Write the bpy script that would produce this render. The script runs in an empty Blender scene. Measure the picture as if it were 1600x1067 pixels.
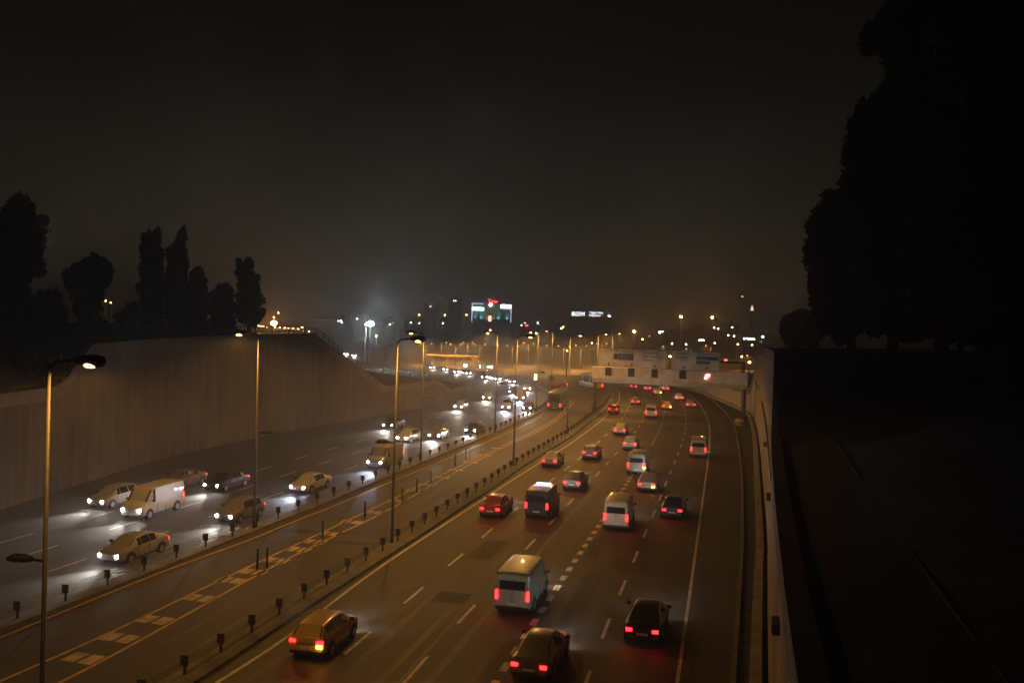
import bpy, bmesh, math, random
import numpy as np
from mathutils import Vector, Matrix, Quaternion
random.seed(7); rng = np.random.default_rng(7)
R = math.radians; PI = math.pi
SC = bpy.context.scene
COL = SC.collection

# ------------------------------------------------------------------ camera
FPX, CAMZ, ROLL, PITCH = 1400.0, 14.5, 0.031, math.atan((533.5-506.0)/1400.0)
f_ = Vector((0, math.cos(PITCH), -math.sin(PITCH)))
u0 = Vector((0, math.sin(PITCH), math.cos(PITCH)))
r_ = Vector((1,0,0))*math.cos(ROLL) + u0*math.sin(ROLL)
u_ = Vector((-1,0,0))*math.sin(ROLL) + u0*math.cos(ROLL)
cam = bpy.data.objects.new('camera', bpy.data.cameras.new('camera')); COL.objects.link(cam)
cam.matrix_world = Matrix(((r_.x,u_.x,-f_.x,0),(r_.y,u_.y,-f_.y,0),(r_.z,u_.z,-f_.z,CAMZ),(0,0,0,1)))
cam.data.sensor_width = 36; cam.data.lens = 36*FPX/1600
cam.data.clip_start = 0.2; cam.data.clip_end = 6000
SC.camera = cam
SC.view_settings.view_transform = 'Standard'; SC.view_settings.look = 'None'
SC.view_settings.exposure = 0; SC.view_settings.gamma = 1; SC.view_settings.use_curve_mapping = False
SC.render.engine = 'CYCLES'
SC.cycles.use_denoising = True
SC.cycles.max_bounces = 4; SC.cycles.diffuse_bounces = 2; SC.cycles.glossy_bounces = 2
SC.cycles.volume_bounces = 0; SC.cycles.transparent_max_bounces = 8
SC.cycles.sample_clamp_indirect = 3; SC.cycles.sample_clamp_direct = 0
SC.cycles.use_light_tree = True

def ray(u, v):
    return (f_ + r_*((u-800)/FPX) + u_*((533.5-v)/FPX)).normalized()
def G(u, v, z=0.0):                       # point of the level plane z seen at photo pixel (u, v)
    d = ray(u, v); t = (z-CAMZ)/d.z
    return Vector((d.x*t, d.y*t, z))
def D(u, v, y):                           # point at ground distance y seen at photo pixel
    d = ray(u, v); t = y/d.y
    return Vector((d.x*t, y, CAMZ+d.z*t))

# ------------------------------------------------------------------ night sky (city glow low over the horizon)
W = bpy.data.worlds.new('World'); SC.world = W; W.use_nodes = True
nt = W.node_tree; nt.nodes.clear()
out = nt.nodes.new('ShaderNodeOutputWorld'); bg = nt.nodes.new('ShaderNodeBackground')
tc = nt.nodes.new('ShaderNodeTexCoord'); sep = nt.nodes.new('ShaderNodeSeparateXYZ')
ramp = nt.nodes.new('ShaderNodeValToRGB')
nt.links.new(tc.outputs['Generated'], sep.inputs[0]); nt.links.new(sep.outputs['Z'], ramp.inputs[0])
cr = ramp.color_ramp
cr.elements[0].position = 0.0; cr.elements[0].color = (.024,.0165,.0088,1)
cr.elements[1].position = 1.0; cr.elements[1].color = (.0016,.0016,.0015,1)
for p, c in ((.06,(.0165,.0135,.0076,1)),(.14,(.0095,.0086,.0056,1)),(.26,(.0034,.0031,.0021,1)),(.36,(.0017,.0016,.0013,1))):
    e = cr.elements.new(p); e.color = c
nt.links.new(ramp.outputs[0], bg.inputs[0]); bg.inputs[1].default_value = 1.0
nt.links.new(bg.outputs[0], out.inputs[0])

# ------------------------------------------------------------------ materials
MAT = {}
def mat(name, col, rough=.7, metal=0, noise=None, emis=None, es=0, coat=0, sample=True, bump=0):
    m = bpy.data.materials.new(name); m.use_nodes = True
    n = m.node_tree; b = n.nodes['Principled BSDF']
    b.inputs['Base Color'].default_value = (*col, 1); b.inputs['Roughness'].default_value = rough
    b.inputs['Metallic'].default_value = metal
    if coat: b.inputs['Coat Weight'].default_value = coat
    if emis:
        b.inputs['Emission Color'].default_value = (*emis, 1); b.inputs['Emission Strength'].default_value = es
        m.cycles.emission_sampling = 'AUTO' if sample else 'NONE'
    if noise or bump:
        t = n.nodes.new('ShaderNodeTexCoord')
        ns = n.nodes.new('ShaderNodeTexNoise'); ns.inputs['Scale'].default_value = noise[0] if noise else 8
        ns.inputs['Detail'].default_value = 6
        mp = n.nodes.new('ShaderNodeMapping')
        if noise and len(noise) > 2: mp.inputs['Scale'].default_value = noise[2]
        n.links.new(t.outputs['Object'], mp.inputs[0]); n.links.new(mp.outputs[0], ns.inputs[0])
        if noise:
            a = noise[1]
            rp = n.nodes.new('ShaderNodeValToRGB')
            rp.color_ramp.elements[0].position = .3; rp.color_ramp.elements[1].position = .7
            rp.color_ramp.elements[0].color = (*[c*(1-a) for c in col], 1)
            rp.color_ramp.elements[1].color = (*[min(1, c*(1+a)) for c in col], 1)
            n.links.new(ns.outputs[0], rp.inputs[0]); n.links.new(rp.outputs[0], b.inputs['Base Color'])
        if bump:
            bp = n.nodes.new('ShaderNodeBump'); bp.inputs['Strength'].default_value = bump
            n2 = n.nodes.new('ShaderNodeTexNoise'); n2.inputs['Scale'].default_value = 14
            n.links.new(t.outputs['Object'], n2.inputs[0]); n.links.new(n2.outputs[0], bp.inputs['Height'])
            n.links.new(bp.outputs[0], b.inputs['Normal'])
    MAT[name] = m
    return m
mat('asphalt', (.055,.052,.048), .5, bump=.12)
def asphalt_detail(m):
    n = m.node_tree; b = n.nodes['Principled BSDF']
    t = n.nodes.new('ShaderNodeTexCoord')
    a = n.nodes.new('ShaderNodeTexNoise'); a.inputs['Scale'].default_value = .09; a.inputs['Detail'].default_value = 5
    c = n.nodes.new('ShaderNodeTexNoise'); c.inputs['Scale'].default_value = 3.2; c.inputs['Detail'].default_value = 8
    mx = n.nodes.new('ShaderNodeMath'); mx.operation = 'MULTIPLY_ADD'; mx.inputs[1].default_value = .45
    n.links.new(t.outputs['Object'], a.inputs[0]); n.links.new(t.outputs['Object'], c.inputs[0])
    n.links.new(c.outputs[0], mx.inputs[0]); n.links.new(a.outputs[0], mx.inputs[2])
    rp = n.nodes.new('ShaderNodeValToRGB')
    rp.color_ramp.elements[0].position = .5; rp.color_ramp.elements[0].color = (.034,.032,.030,1)
    rp.color_ramp.elements[1].position = .95; rp.color_ramp.elements[1].color = (.082,.077,.070,1)
    n.links.new(mx.outputs[0], rp.inputs[0]); n.links.new(rp.outputs[0], b.inputs['Base Color'])
    r2 = n.nodes.new('ShaderNodeMapRange'); r2.inputs['To Min'].default_value = .54; r2.inputs['To Max'].default_value = .82
    n.links.new(a.outputs[0], r2.inputs[0]); n.links.new(r2.outputs[0], b.inputs['Roughness'])
asphalt_detail(MAT['asphalt'])
mat('earth', (.035,.031,.022), .95, noise=(.6,.5), bump=.4)
mat('turf', (.035,.045,.022), .95, noise=(.8,.5), bump=.5)
mat('paint', (.55,.54,.50), .6, noise=(2.5,.35))
mat('yellowpaint', (.55,.40,.14), .6, noise=(2.0,.35))
mat('blockpaint', (.50,.42,.28), .7, noise=(1.5,.4))
mat('kerbstone', (.15,.145,.13), .85, noise=(1.2,.35))
mat('concrete', (.15,.135,.115), .88, noise=(.35,.38,(1,1,.25)), bump=.2)
def wall_detail(m):
    n = m.node_tree; b = n.nodes['Principled BSDF']; t = n.nodes.new('ShaderNodeTexCoord')
    mp = n.nodes.new('ShaderNodeMapping'); mp.inputs['Scale'].default_value = (1.4,1.4,.09); n.links.new(t.outputs['Object'], mp.inputs[0])
    s1 = n.nodes.new('ShaderNodeTexNoise'); s1.inputs['Scale'].default_value = 1; s1.inputs['Detail'].default_value = 7; n.links.new(mp.outputs[0], s1.inputs[0])
    s2 = n.nodes.new('ShaderNodeTexNoise'); s2.inputs['Scale'].default_value = .16; s2.inputs['Detail'].default_value = 5; n.links.new(t.outputs['Object'], s2.inputs[0])
    a = n.nodes.new('ShaderNodeMath'); a.operation = 'ADD'; n.links.new(s1.outputs[0], a.inputs[0]); n.links.new(s2.outputs[0], a.inputs[1])
    rp = n.nodes.new('ShaderNodeValToRGB'); n.links.new(a.outputs[0], rp.inputs[0])
    rp.color_ramp.elements[0].position = .38; rp.color_ramp.elements[0].color = (.040,.033,.026,1)
    rp.color_ramp.elements[1].position = .62; rp.color_ramp.elements[1].color = (.115,.095,.074,1)
    a.use_clamp = False
    sc = n.nodes.new('ShaderNodeMath'); sc.operation = 'MULTIPLY'; sc.inputs[1].default_value = .5
    n.links.new(a.outputs[0], sc.inputs[0]); n.links.new(sc.outputs[0], rp.inputs[0])
    n.links.new(rp.outputs[0], b.inputs['Base Color'])
wall_detail(MAT['concrete'])
mat('pale_concrete', (.34,.31,.27), .85, noise=(.5,.35,(1,1,.2)), bump=.15)
mat('worn', (.052,.049,.046), .62, noise=(1.3,.3)); mat('tar', (.018,.018,.018), .5); mat('patch', (.043,.041,.038), .8, noise=(2.5,.35)); mat('patch_pale', (.064,.06,.055), .85, noise=(2.5,.3))
mat('coping', (.12,.105,.085), .85, noise=(.5,.3))
mat('gutter', (.26,.26,.25), .7, noise=(.7,.3))
mat('galv', (.06,.058,.055), .6, .1, noise=(4,.25))
mat('darkmetal', (.035,.035,.037), .5, .3, noise=(6,.3))
mat('cable', (.18,.17,.16), .5, .7)
mat('lamphead', (.05,.05,.05), .5, .2)
mat('sodium', (.9,.6,.3), .4, emis=(1,.50,.13), es=8, sample=False)
mat('sodium_far', (.9,.6,.3), .4, emis=(1,.42,.12), es=60, sample=False)
mat('dimlens', (.55,.45,.25), .3, noise=(5,.2))
mat('whitelamp', (.9,.9,.9), .4, emis=(.75,.9,1), es=30, sample=False)
mat('floodlamp', (.9,.9,.9), .4, emis=(.78,.93,1), es=700, sample=False)
mat('head_lens', (.9,.9,.9), .2, emis=(1,.95,.88), es=140, sample=False)
mat('head_blue', (.9,.9,.9), .2, emis=(.62,.72,1), es=140, sample=False)
mat('tail_lens', (.5,.02,.02), .3, emis=(1,.006,.007), es=20)
mat('indicator', (.8,.4,.05), .3, emis=(1,.50,.04), es=16)
mat('blue_bar', (.1,.15,.6), .3, emis=(.22,.32,1), es=9)
mat('glass', (.02,.022,.025), .08, coat=.5)
mat('tyre', (.018,.018,.018), .9)
mat('rim', (.45,.45,.46), .35, .8)
mat('trim', (.03,.03,.032), .5)
mat('plate', (.75,.75,.72), .5)
mat('signface', (.82,.80,.76), .45, noise=(.6,.3))
mat('girder', (.80,.77,.72), .55, noise=(.8,.18))
mat('signblue', (.05,.06,.20), .5); mat('signgreen', (.03,.10,.09), .5)
mat('signtext', (.02,.018,.016), .6); mat('signwhite', (.6,.6,.6), .6)
mat('panel', (.02,.016,.014), .6)
mat('leaf', (.030,.042,.018), .9, noise=(1.1,.6)); mat('leaf_dark', (.014,.020,.010), .95, noise=(.9,.6))
mat('bark', (.06,.045,.03), .95, noise=(3,.4))
mat('facade_dark', (.10,.09,.08), .9, noise=(.1,.3)); mat('facade_mid', (.16,.13,.10), .9, noise=(.1,.3))
mat('facade_teal', (.22,.34,.34), .8, noise=(.08,.25))
mat('roof', (.12,.06,.04), .9, noise=(.4,.3))
mat('win_dark', (.02,.022,.026), .2)
mat('win_white', (.8,.8,.8), .4, emis=(.85,.95,1), es=12, sample=False)
mat('sodium_door', (.8,.6,.4), .4, emis=(1,.6,.35), es=3, sample=False)
mat('win_warm', (.8,.6,.4), .4, emis=(1,.55,.25), es=18, sample=False)
mat('panel_white', (.9,.9,.9), .4, emis=(.86,.93,1), es=9, sample=False)
mat('letters', (.9,.9,.9), .4, emis=(.86,.93,1), es=4.5, sample=False)
mat('panel_green', (.8,.95,.85), .4, emis=(.75,1,.85), es=9, sample=False)
mat('neon_red', (.8,.05,.03), .4, emis=(1,.05,.04), es=8, sample=False)
mat('neon_purple', (.6,.5,.9), .4, emis=(.62,.5,1), es=3.5, sample=False)
mat('signlit', (.2,.8,.6), .4, emis=(.45,1,.75), es=2.2, sample=False)
mat('signred', (.8,.05,.05), .4, emis=(1,.04,.03), es=1.6, sample=False)
mat('bright_yellow', (.9,.8,.2), .4, emis=(1,.75,.2), es=9, sample=False)
mat('yellowwall', (.55,.42,.18), .8, noise=(.4,.2))

# ------------------------------------------------------------------ helpers
def tag(o, label=None, cat=None, group=None, kind=None):
    if label: o['label'] = label
    if cat: o['category'] = cat
    if group: o['group'] = group
    if kind: o['kind'] = kind
    return o
def empty(name, loc=(0,0,0), rz=0, **k):
    o = bpy.data.objects.new(name, None); COL.objects.link(o); o.empty_display_size = .3
    o.location = loc; o.rotation_euler = (0,0,rz); return tag(o, **k)
class MB:
    def __init__(s): s.v = []; s.f = []
    def add(s, v, f):
        b = len(s.v); s.v += [tuple(p) for p in v]; s.f += [tuple(i+b for i in q) for q in f]; return s
    def box(s, x0,x1,y0,y1,z0,z1):
        return s.add([(x0,y0,z0),(x1,y0,z0),(x1,y1,z0),(x0,y1,z0),(x0,y0,z1),(x1,y0,z1),(x1,y1,z1),(x0,y1,z1)],
            [(0,3,2,1),(4,5,6,7),(0,1,5,4),(1,2,6,5),(2,3,7,6),(3,0,4,7)])
    def tube(s, pts, rad, n=8):
        pts = [Vector(p) for p in pts]; rad = rad if isinstance(rad,(list,tuple)) else [rad]*len(pts)
        vs = []; fs = []
        for i, p in enumerate(pts):
            t = (pts[min(i+1,len(pts)-1)]-pts[max(i-1,0)]).normalized()
            a = t.cross(Vector((0,0,1)))
            if a.length < .05: a = t.cross(Vector((1,0,0)))
            a.normalize(); b = t.cross(a)
            for k in range(n):
                w = 2*PI*k/n; vs.append(p + a*math.cos(w)*rad[i] + b*math.sin(w)*rad[i])
        for i in range(len(pts)-1):
            for k in range(n):
                fs.append((i*n+k, i*n+(k+1)%n, (i+1)*n+(k+1)%n, (i+1)*n+k))
        fs.append(tuple(range(n-1,-1,-1))); fs.append(tuple((len(pts)-1)*n+k for k in range(n)))
        return s.add(vs, fs)
    def ball(s, c, r, n=10, m=6, sz=1):
        vs = []; fs = []
        for i in range(m+1):
            th = PI*i/m
            for k in range(n):
                ph = 2*PI*k/n; vs.append((c[0]+r*math.sin(th)*math.cos(ph), c[1]+r*math.sin(th)*math.sin(ph), c[2]+r*sz*math.cos(th)))
        for i in range(m):
            for k in range(n): fs.append((i*n+k,(i+1)*n+k,(i+1)*n+(k+1)%n,i*n+(k+1)%n))
        return s.add(vs, fs)
    def build(s, name, m, parent=None, smooth=False, bevel=0, loc=None):
        me = bpy.data.meshes.new(name); me.from_pydata(s.v, [], s.f); me.materials.append(MAT[m]); me.update()
        bm = bmesh.new(); bm.from_mesh(me); bmesh.ops.recalc_face_normals(bm, faces=bm.faces); bm.to_mesh(me); bm.free()
        o = bpy.data.objects.new(name, me); COL.objects.link(o)
        if parent: o.parent = parent
        if loc: o.location = loc
        if smooth:
            for p in me.polygons: p.use_smooth = True
        if bevel:
            b = o.modifiers.new('b','BEVEL'); b.width = bevel; b.segments = 2; b.limit_method = 'ANGLE'; b.angle_limit = R(28)
            for p in me.polygons: p.use_smooth = True
            w = o.modifiers.new('w','WEIGHTED_NORMAL')
        return o
def kids(o): return list(o.children)
def copy_tree(o, parent=None):
    c = o.copy(); COL.objects.link(c); c.parent = parent
    for ch in kids(o):
        copy_tree(ch, c)
    return c
def spot(parent, name, loc, energy, col, size=150, blend=.6, dirv=(0,0,-1), rad=.15):
    l = bpy.data.lights.new(name, 'SPOT'); l.energy = energy; l.color = col; l.spot_size = R(size); l.spot_blend = blend
    l.shadow_soft_size = rad
    o = bpy.data.objects.new(name, l); COL.objects.link(o); o.parent = parent; o.location = loc
    o.rotation_euler = Vector(dirv).to_track_quat('-Z','Y').to_euler(); return o
def point(parent, name, loc, energy, col, rad=.3):
    l = bpy.data.lights.new(name, 'POINT'); l.energy = energy; l.color = col; l.shadow_soft_size = rad
    o = bpy.data.objects.new(name, l); COL.objects.link(o); o.parent = parent; o.location = loc; return o
def spline(pts, step=1.0):
    P = [Vector(p) for p in pts]
    P = [P[0]*2-P[1]] + P + [P[-1]*2-P[-2]]
    outp = []
    for i in range(1, len(P)-2):
        a,b,c,d = P[i-1:i+3]; n = max(1, int((c-b).length/step))
        t1 = (c-a)*.5; t2 = (d-b)*.5
        # limit tangents to the segment so uneven points cannot overshoot
        L = (c-b).length
        if t1.length > L: t1 = t1*(L/t1.length)
        if t2.length > L: t2 = t2*(L/t2.length)
        for k in range(n):
            t = k/n; h1=2*t**3-3*t*t+1; h2=-2*t**3+3*t*t; h3=t**3-2*t*t+t; h4=t**3-t*t
            outp.append(b*h1 + c*h2 + t1*h3 + t2*h4)
    outp.append(P[-2]); return outp
def smooth(pts, it=3):
    for _ in range(it):
        pts = [pts[0]] + [(pts[i-1]+pts[i]*2+pts[i+1])/4 for i in range(1,len(pts)-1)] + [pts[-1]]
    return pts
def resample(pts, step):
    o = [pts[0]]; acc = 0; last = pts[0]
    for p in pts[1:]:
        seg = (p-last).length
        while acc + seg >= step:
            t = (step-acc)/seg; last = last.lerp(p, t); o.append(last.copy()); seg = (p-last).length; acc = 0
        acc += seg; last = p
    return o
def normal2(pts, i):
    t = pts[min(i+1,len(pts)-1)]-pts[max(i-1,0)]; t.z = 0; t.normalize()
    return Vector((t.y,-t.x,0))                       # to the right of travel
def trace(px, step=1.5, it=4): return smooth(spline([G(u,v) for u,v in px], step), it)
def off(pts, d): return [p + normal2(pts,i)*d for i,p in enumerate(pts)]
def ribbon(mb, pts, w, z, w2=None):
    a = [p + normal2(pts,i)*(-w/2) for i,p in enumerate(pts)]; b = [p + normal2(pts,i)*(w/2) for i,p in enumerate(pts)]
    n = len(pts)
    mb.add([(q.x,q.y,z) for q in a]+[(q.x,q.y,z) for q in b], [(i,i+1,n+i+1,n+i) for i in range(n-1)])
def solid(mb, pts, o0, o1, z0, z1):                   # extruded rectangular profile along pts
    n = len(pts); vs = []
    for i,p in enumerate(pts):
        nn = normal2(pts,i); a = p+nn*o0; b = p+nn*o1
        zz0 = z0(i) if callable(z0) else z0; zz1 = z1(i) if callable(z1) else z1
        vs += [(a.x,a.y,zz0),(b.x,b.y,zz0),(b.x,b.y,zz1),(a.x,a.y,zz1)]
    fs = [(0,1,2,3),((n-1)*4+3,(n-1)*4+2,(n-1)*4+1,(n-1)*4)]
    for i in range(n-1):
        for k in range(4): fs.append((i*4+k,(i+1)*4+k,(i+1)*4+(k+1)%4,i*4+(k+1)%4))
    mb.add(vs, fs)
def dashes(mb, pts, on, offl, w, z, start=0, upto=None):
    rs = resample(pts, .5); i = int(start/.5); a = int(on/.5); b = int(offl/.5)
    while i + a < len(rs):
        ribbon(mb, rs[i:i+a+1], w, z); i += a+b
        if upto and i*.5 > upto: break
def text_mesh(name, body, size, m, parent, loc, rot=(PI/2,0,0), ext=.02, align='LEFT'):
    c = bpy.data.curves.new(name,'FONT'); c.body = body; c.size = size; c.extrude = ext; c.align_x = align
    t = bpy.data.objects.new(name+'_t', c); COL.objects.link(t)
    dg = bpy.context.evaluated_depsgraph_get(); me = bpy.data.meshes.new_from_object(t.evaluated_get(dg))
    bpy.data.objects.remove(t); me.materials.clear(); me.materials.append(MAT[m])
    o = bpy.data.objects.new(name, me); COL.objects.link(o); o.parent = parent; o.location = loc; o.rotation_euler = rot
    return o

# ------------------------------------------------------------------ traced lines of the place (level ground)
RAIL_A = trace([(-260,1085),(-120,1026),(0,980),(58,957),(113,939),(163,921),(208,901),(249,885),(290,869),(322,856),(386,832),(460,802),(510,783),(562,761),(611,741),(657,722),(700,705),(738,689),(776,674),(805,660),(839,645),(855,633),(862,622),(856,612),(842,603),(826,596),(790,589),(740,581),(660,571)])
RAIL_B = trace([(-60,1270),(120,1160),(318,1042),(360,1013),(402,986),(442,959),(476,938),(505,920),(533,903),(559,888),(583,872),(612,854),(660,824),(710,792),(760,761),(800,733),(846,705),(884,682),(910,663),(932,647),(946,634),(953,620),(952,610),(945,601),(925,592)])
EDGE_L = trace([(100,1215),(337,1067),(440,1002),(550,917),(612,873),(690,822),(785,760),(835,728),(885,697),(920,672),(945,652),(962,634),(968,620),(964,608),(950,599)])
LANE12 = trace([(400,1140),(579,987),(674,906),(741,850),(792,806),(833,775),(866,746),(892,727),(925,699),(955,672),(975,650),(983,633),(984,620),(978,608)])
LANE23 = trace([(610,1090),(687,1004),(765,920),(823,856),(865,812),(898,777),(925,750),(950,722),(980,690),(1000,664),(1008,645),(1010,628),(1004,612)])
LANE34 = trace([(745,1110),(785,1050),(812,1005),(837,968),(859,935),(886,894),(908,861),(928,832),(960,785),(988,742),(1012,705),(1028,677),(1036,655),(1038,640),(1035,625),(1026,611)])
LANE45 = trace([(905,1100),(928,1030),(963,940),(991,875),(1010,828),(1027,789),(1039,758),(1051,730),(1061,705),(1069,680),(1072,660),(1070,642),(1062,624),(1048,610)])
EDGE_R = trace([(1052,1110),(1058,1067),(1066,1010),(1076,940),(1087,860),(1098,780),(1106,720),(1109,690),(1108,665),(1101,645),(1090,628),(1072,612),(1050,602)])
KERB_R = trace([(1138,1110),(1141,1067),(1152,920),(1157,840),(1157,740),(1152,692),(1146,664),(1136,648),(1118,630),(1095,614),(1066,603)])
HATCH_U = trace([(-120,1115),(0,1064),(93,1024),(171,990),(231,961),(300,927),(397,881),(502,832),(600,786),(700,737),(805,687),(848,666),(878,645),(893,625)])
HATCH_L = trace([(-20,1120),(95,1067),(150,1039),(236,990),(300,955),(425,885),(512,842),(560,820),(610,795),(685,752),(760,712),(812,687),(852,668),(882,646),(897,627)])
YEL_A = trace([(-120,1046),(0,995),(69,968),(162,929),(300,875),(382,847),(440,822),(520,791),(600,757),(700,716),(780,682),(822,663),(846,650)])
LWB = [Vector((-36,18,0)),Vector((-37,42,0))] + [G(u,v) for u,v in ((0,797),(80,770),(90,767),(140,752),(250,718),(400,684),(487,667),(600,648),(680,632),(705,624),(735,612))]
LWZ = [8.4,8.4,8.4,8.4,8.5,11.7,12.0,12.3,12.4,4.4,4.3,1.9,1.7]
RWB = [Vector(p) for p in ((1.6,0,0),(5.6,16.5,0),(11.1,36.9,0),(16.9,57.4,0),(17.1,58.0,0),(20.6,71,0),(33.0,118,0),(39.2,143,0),(42.6,160,0),(44.0,200,0),(42.5,230,0),(37.5,262,0))]
RWZ = [8,8,8,8,13.2,13.1,12.5,11.6,4.2,3.4,3.0,2.6]

# ------------------------------------------------------------------ setting
mb = MB(); mb.add([(-2500,-400,-.06),(2500,-400,-.06),(2500,3400,-.06),(-2500,3400,-.06)],[(0,1,2,3)])
tag(mb.build('ground','earth'), kind='structure')
# one asphalt sheet for all carriageways, fitted between the retaining walls and following the bend
lw = smooth(spline(LWB+[G(690,603),G(600,588)], 2), 1); 
def strip(mb, A, B, z):
    n = min(len(A),len(B)); 
    mb.add([(p.x,p.y,z) for p in A[:n]]+[(p.x,p.y,z) for p in B[:n]],[(i,i+1,n+i+1,n+i) for i in range(n-1)])
def even(P, n):
    L = [0]
    for a,b in zip(P,P[1:]): L.append(L[-1]+(b-a).length)
    o = []; j = 0
    for k in range(n):
        s = L[-1]*k/(n-1)
        while j < len(L)-2 and L[j+1] < s: j += 1
        o.append(P[j].lerp(P[j+1], (s-L[j])/max(1e-6,L[j+1]-L[j])))
    return o
nA = 120
mb = MB()
ra = [Vector((-30,0,0))]+RAIL_A; rb = [Vector((-16,0,0))]+RAIL_B; kr = [Vector((7,0,0))]+KERB_R
lwx = [Vector((-36,0,0))]+LWB+[G(700,596),G(640,585),G(560,574),G(400,566)]
rax = ra + [G(600,565),G(540,560)]
strip(mb, even(lwx,nA), even(rax,nA), 0.0)
tag(mb.build('road','asphalt'), kind='structure')
mb = MB(); strip(mb, even(off(ra,.1),nA), even(off(rb,-.1),nA), .0); tag(mb.build('road','asphalt'), kind='structure')
mb = MB(); strip(mb, even(off(rb,.1),nA), even(kr,nA), .0)
tag(mb.build('road','asphalt'), kind='structure')
# the far plain of tarmac and car parks round the junction
mb = MB(); mb.add([(-60,262,-.02),(75,262,-.02),(120,420,-.02),(-200,420,-.02)],[(0,1,2,3)])
tag(mb.build('junction_road','asphalt'), kind='structure')
# verges under the two guard rails
mb = MB(); solid(mb, RAIL_A, -.45, .45, -.05, .14); tag(mb.build('verge_kerb','kerbstone'), kind='structure')
mb = MB(); solid(mb, RAIL_B, -.55, .75, -.05, .14); tag(mb.build('verge_kerb','kerbstone'), kind='structure')
# painted lines
mb = MB()
ribbon(mb, EDGE_L, .18, .006); ribbon(mb, EDGE_R, .16, .006)
dashes(mb, LANE12, 3, 4.5, .16, .006); dashes(mb, LANE23, 3, 4.5, .16, .006, 1.5)
dashes(mb, LANE34, 1, 1, .34, .006, upto=75); dashes(mb, LANE34, 1.5, 1.0, .15, .006, start=80)
dashes(mb, LANE45, 3, 4.0, .16, .006, .5)
mb2 = MB()
LCl = [off(RAIL_A, -d) for d in (1.6, 4.9, 8.6, 12.2, 15.8)]
for k, l in enumerate(LCl[1:4]): dashes(mb, l, 3, 4.5, .15, .006, 1+k*2)
ribbon(mb2, YEL_A, .15, .006); ribbon(mb2, HATCH_U, .17, .006); ribbon(mb2, HATCH_L, .17, .006)
tag(mb.build('lane_markings','paint'), kind='structure')
tag(mb2.build('yellow_lines','yellowpaint'), kind='structure')
LINES = [EDGE_L,LANE12,LANE23,LANE34,LANE45]
tk = MB(); tz = .0008
for a_ in LINES:
    for o_ in (.95,2.55): tz += .00005; ribbon(tk, off(a_,o_), .34, tz)
for o_ in (2.4,4.0,5.7,7.3,9.3,10.9,13,14.6): ribbon(tk, off(RAIL_A,-o_), .34, .0015)
for o_ in (-1.3,-2.9): ribbon(tk, off(HATCH_U,o_), .34, .0018+o_*.0001)
for o_ in (1.3,2.9): ribbon(tk, off(HATCH_L,o_), .34, .0018+o_*.0001)
tag(tk.build('wheel_tracks','worn'), kind='structure')
sm = MB(); rs_ = random.Random(11)
def wiggle(P, a): 
    o = []; w = 0
    for i,p in enumerate(P): w = w*.8+rs_.uniform(-a,a); o.append(p+normal2(P,i)*w)
    return o
for a_,o_ in ((EDGE_L,1.75),(LANE12,.22),(LANE23,-.2),(LANE34,1.8),(EDGE_R,.5),(EDGE_R,2.6)): ribbon(sm, wiggle(off(a_,o_),.03), .05, .004)
for o_ in (3.3,6.6,10.3): ribbon(sm, wiggle(off(RAIL_A,-o_),.04), .05, .004)
for _ in range(34):                                  # cracks running across the lanes
    a_ = rs_.choice(LINES); i = rs_.randrange(5,len(a_)-6); p = a_[i]; nn = normal2(a_,i); t = Vector((-nn.y,nn.x,0)); q = p+nn*rs_.uniform(-.5,1.5); c = [q]
    for k in range(rs_.randrange(4,9)): q = q+nn*rs_.uniform(.3,.6)+t*rs_.uniform(-.3,.3); c.append(q)
    ribbon(sm, c, .035, .004)
tag(sm.build('tar_seams','tar'), kind='structure')
pa = MB(); pb = MB()
for pk in range(13):
    a_ = rs_.choice(LINES+[off(RAIL_A,-8),HATCH_L,off(RAIL_A,-12)]); i = rs_.randrange(2,len(a_)-14); n_ = rs_.randrange(2,9)
    ribbon(rs_.choice((pa,pb)), off(a_[i:i+n_],rs_.uniform(.8,2.6)), rs_.uniform(.8,2.0), .0026+.00008*pk)
tag(pa.build('asphalt_patches','patch'), kind='structure'); tag(pb.build('asphalt_patches','patch_pale'), kind='structure')
mb = MB()
for (u,v) in ((130,1028),(187,996),(243,968),(312,934),(361,906),(396,893),(432,875),(466,858),(491,846),(515,833),(549,815),(585,800),(620,782),(648,766),(668,757),(690,746),(712,734),(735,722),(757,711),(777,700)):
    c = G(u,v); t = (G(u+20,v-9.6)-c).normalized(); nn = Vector((t.y,-t.x,0))
    for s in (-1,1):
        q = c+nn*s*.42
        w = [q+t*a*.5+nn*b*.33 for a,b in ((-1,-1),(1,-1),(1,1),(-1,1))]
        mb.add([(p.x,p.y,.006) for p in w],[(0,1,2,3)])
tag(mb.build('hatch_blocks','blockpaint'), kind='structure')
# right kerb, gutter bed and pale channel along the wall foot
mb = MB(); solid(mb, KERB_R, 0, .22, -.05, .13); tag(mb.build('roadside_kerb','kerbstone'), kind='structure')
rw = smooth(spline(RWB, 2), 2)
mb = MB(); strip(mb, even(off(kr,.25),nA), even(off(rw,-.1),nA), -.03); tag(mb.build('gutter_bed','turf'), kind='structure')
mb = MB(); solid(mb, off(rw,-.55), -.25, .25, -.05, .35); tag(mb.build('drain_channel','gutter'), kind='structure')

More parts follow.
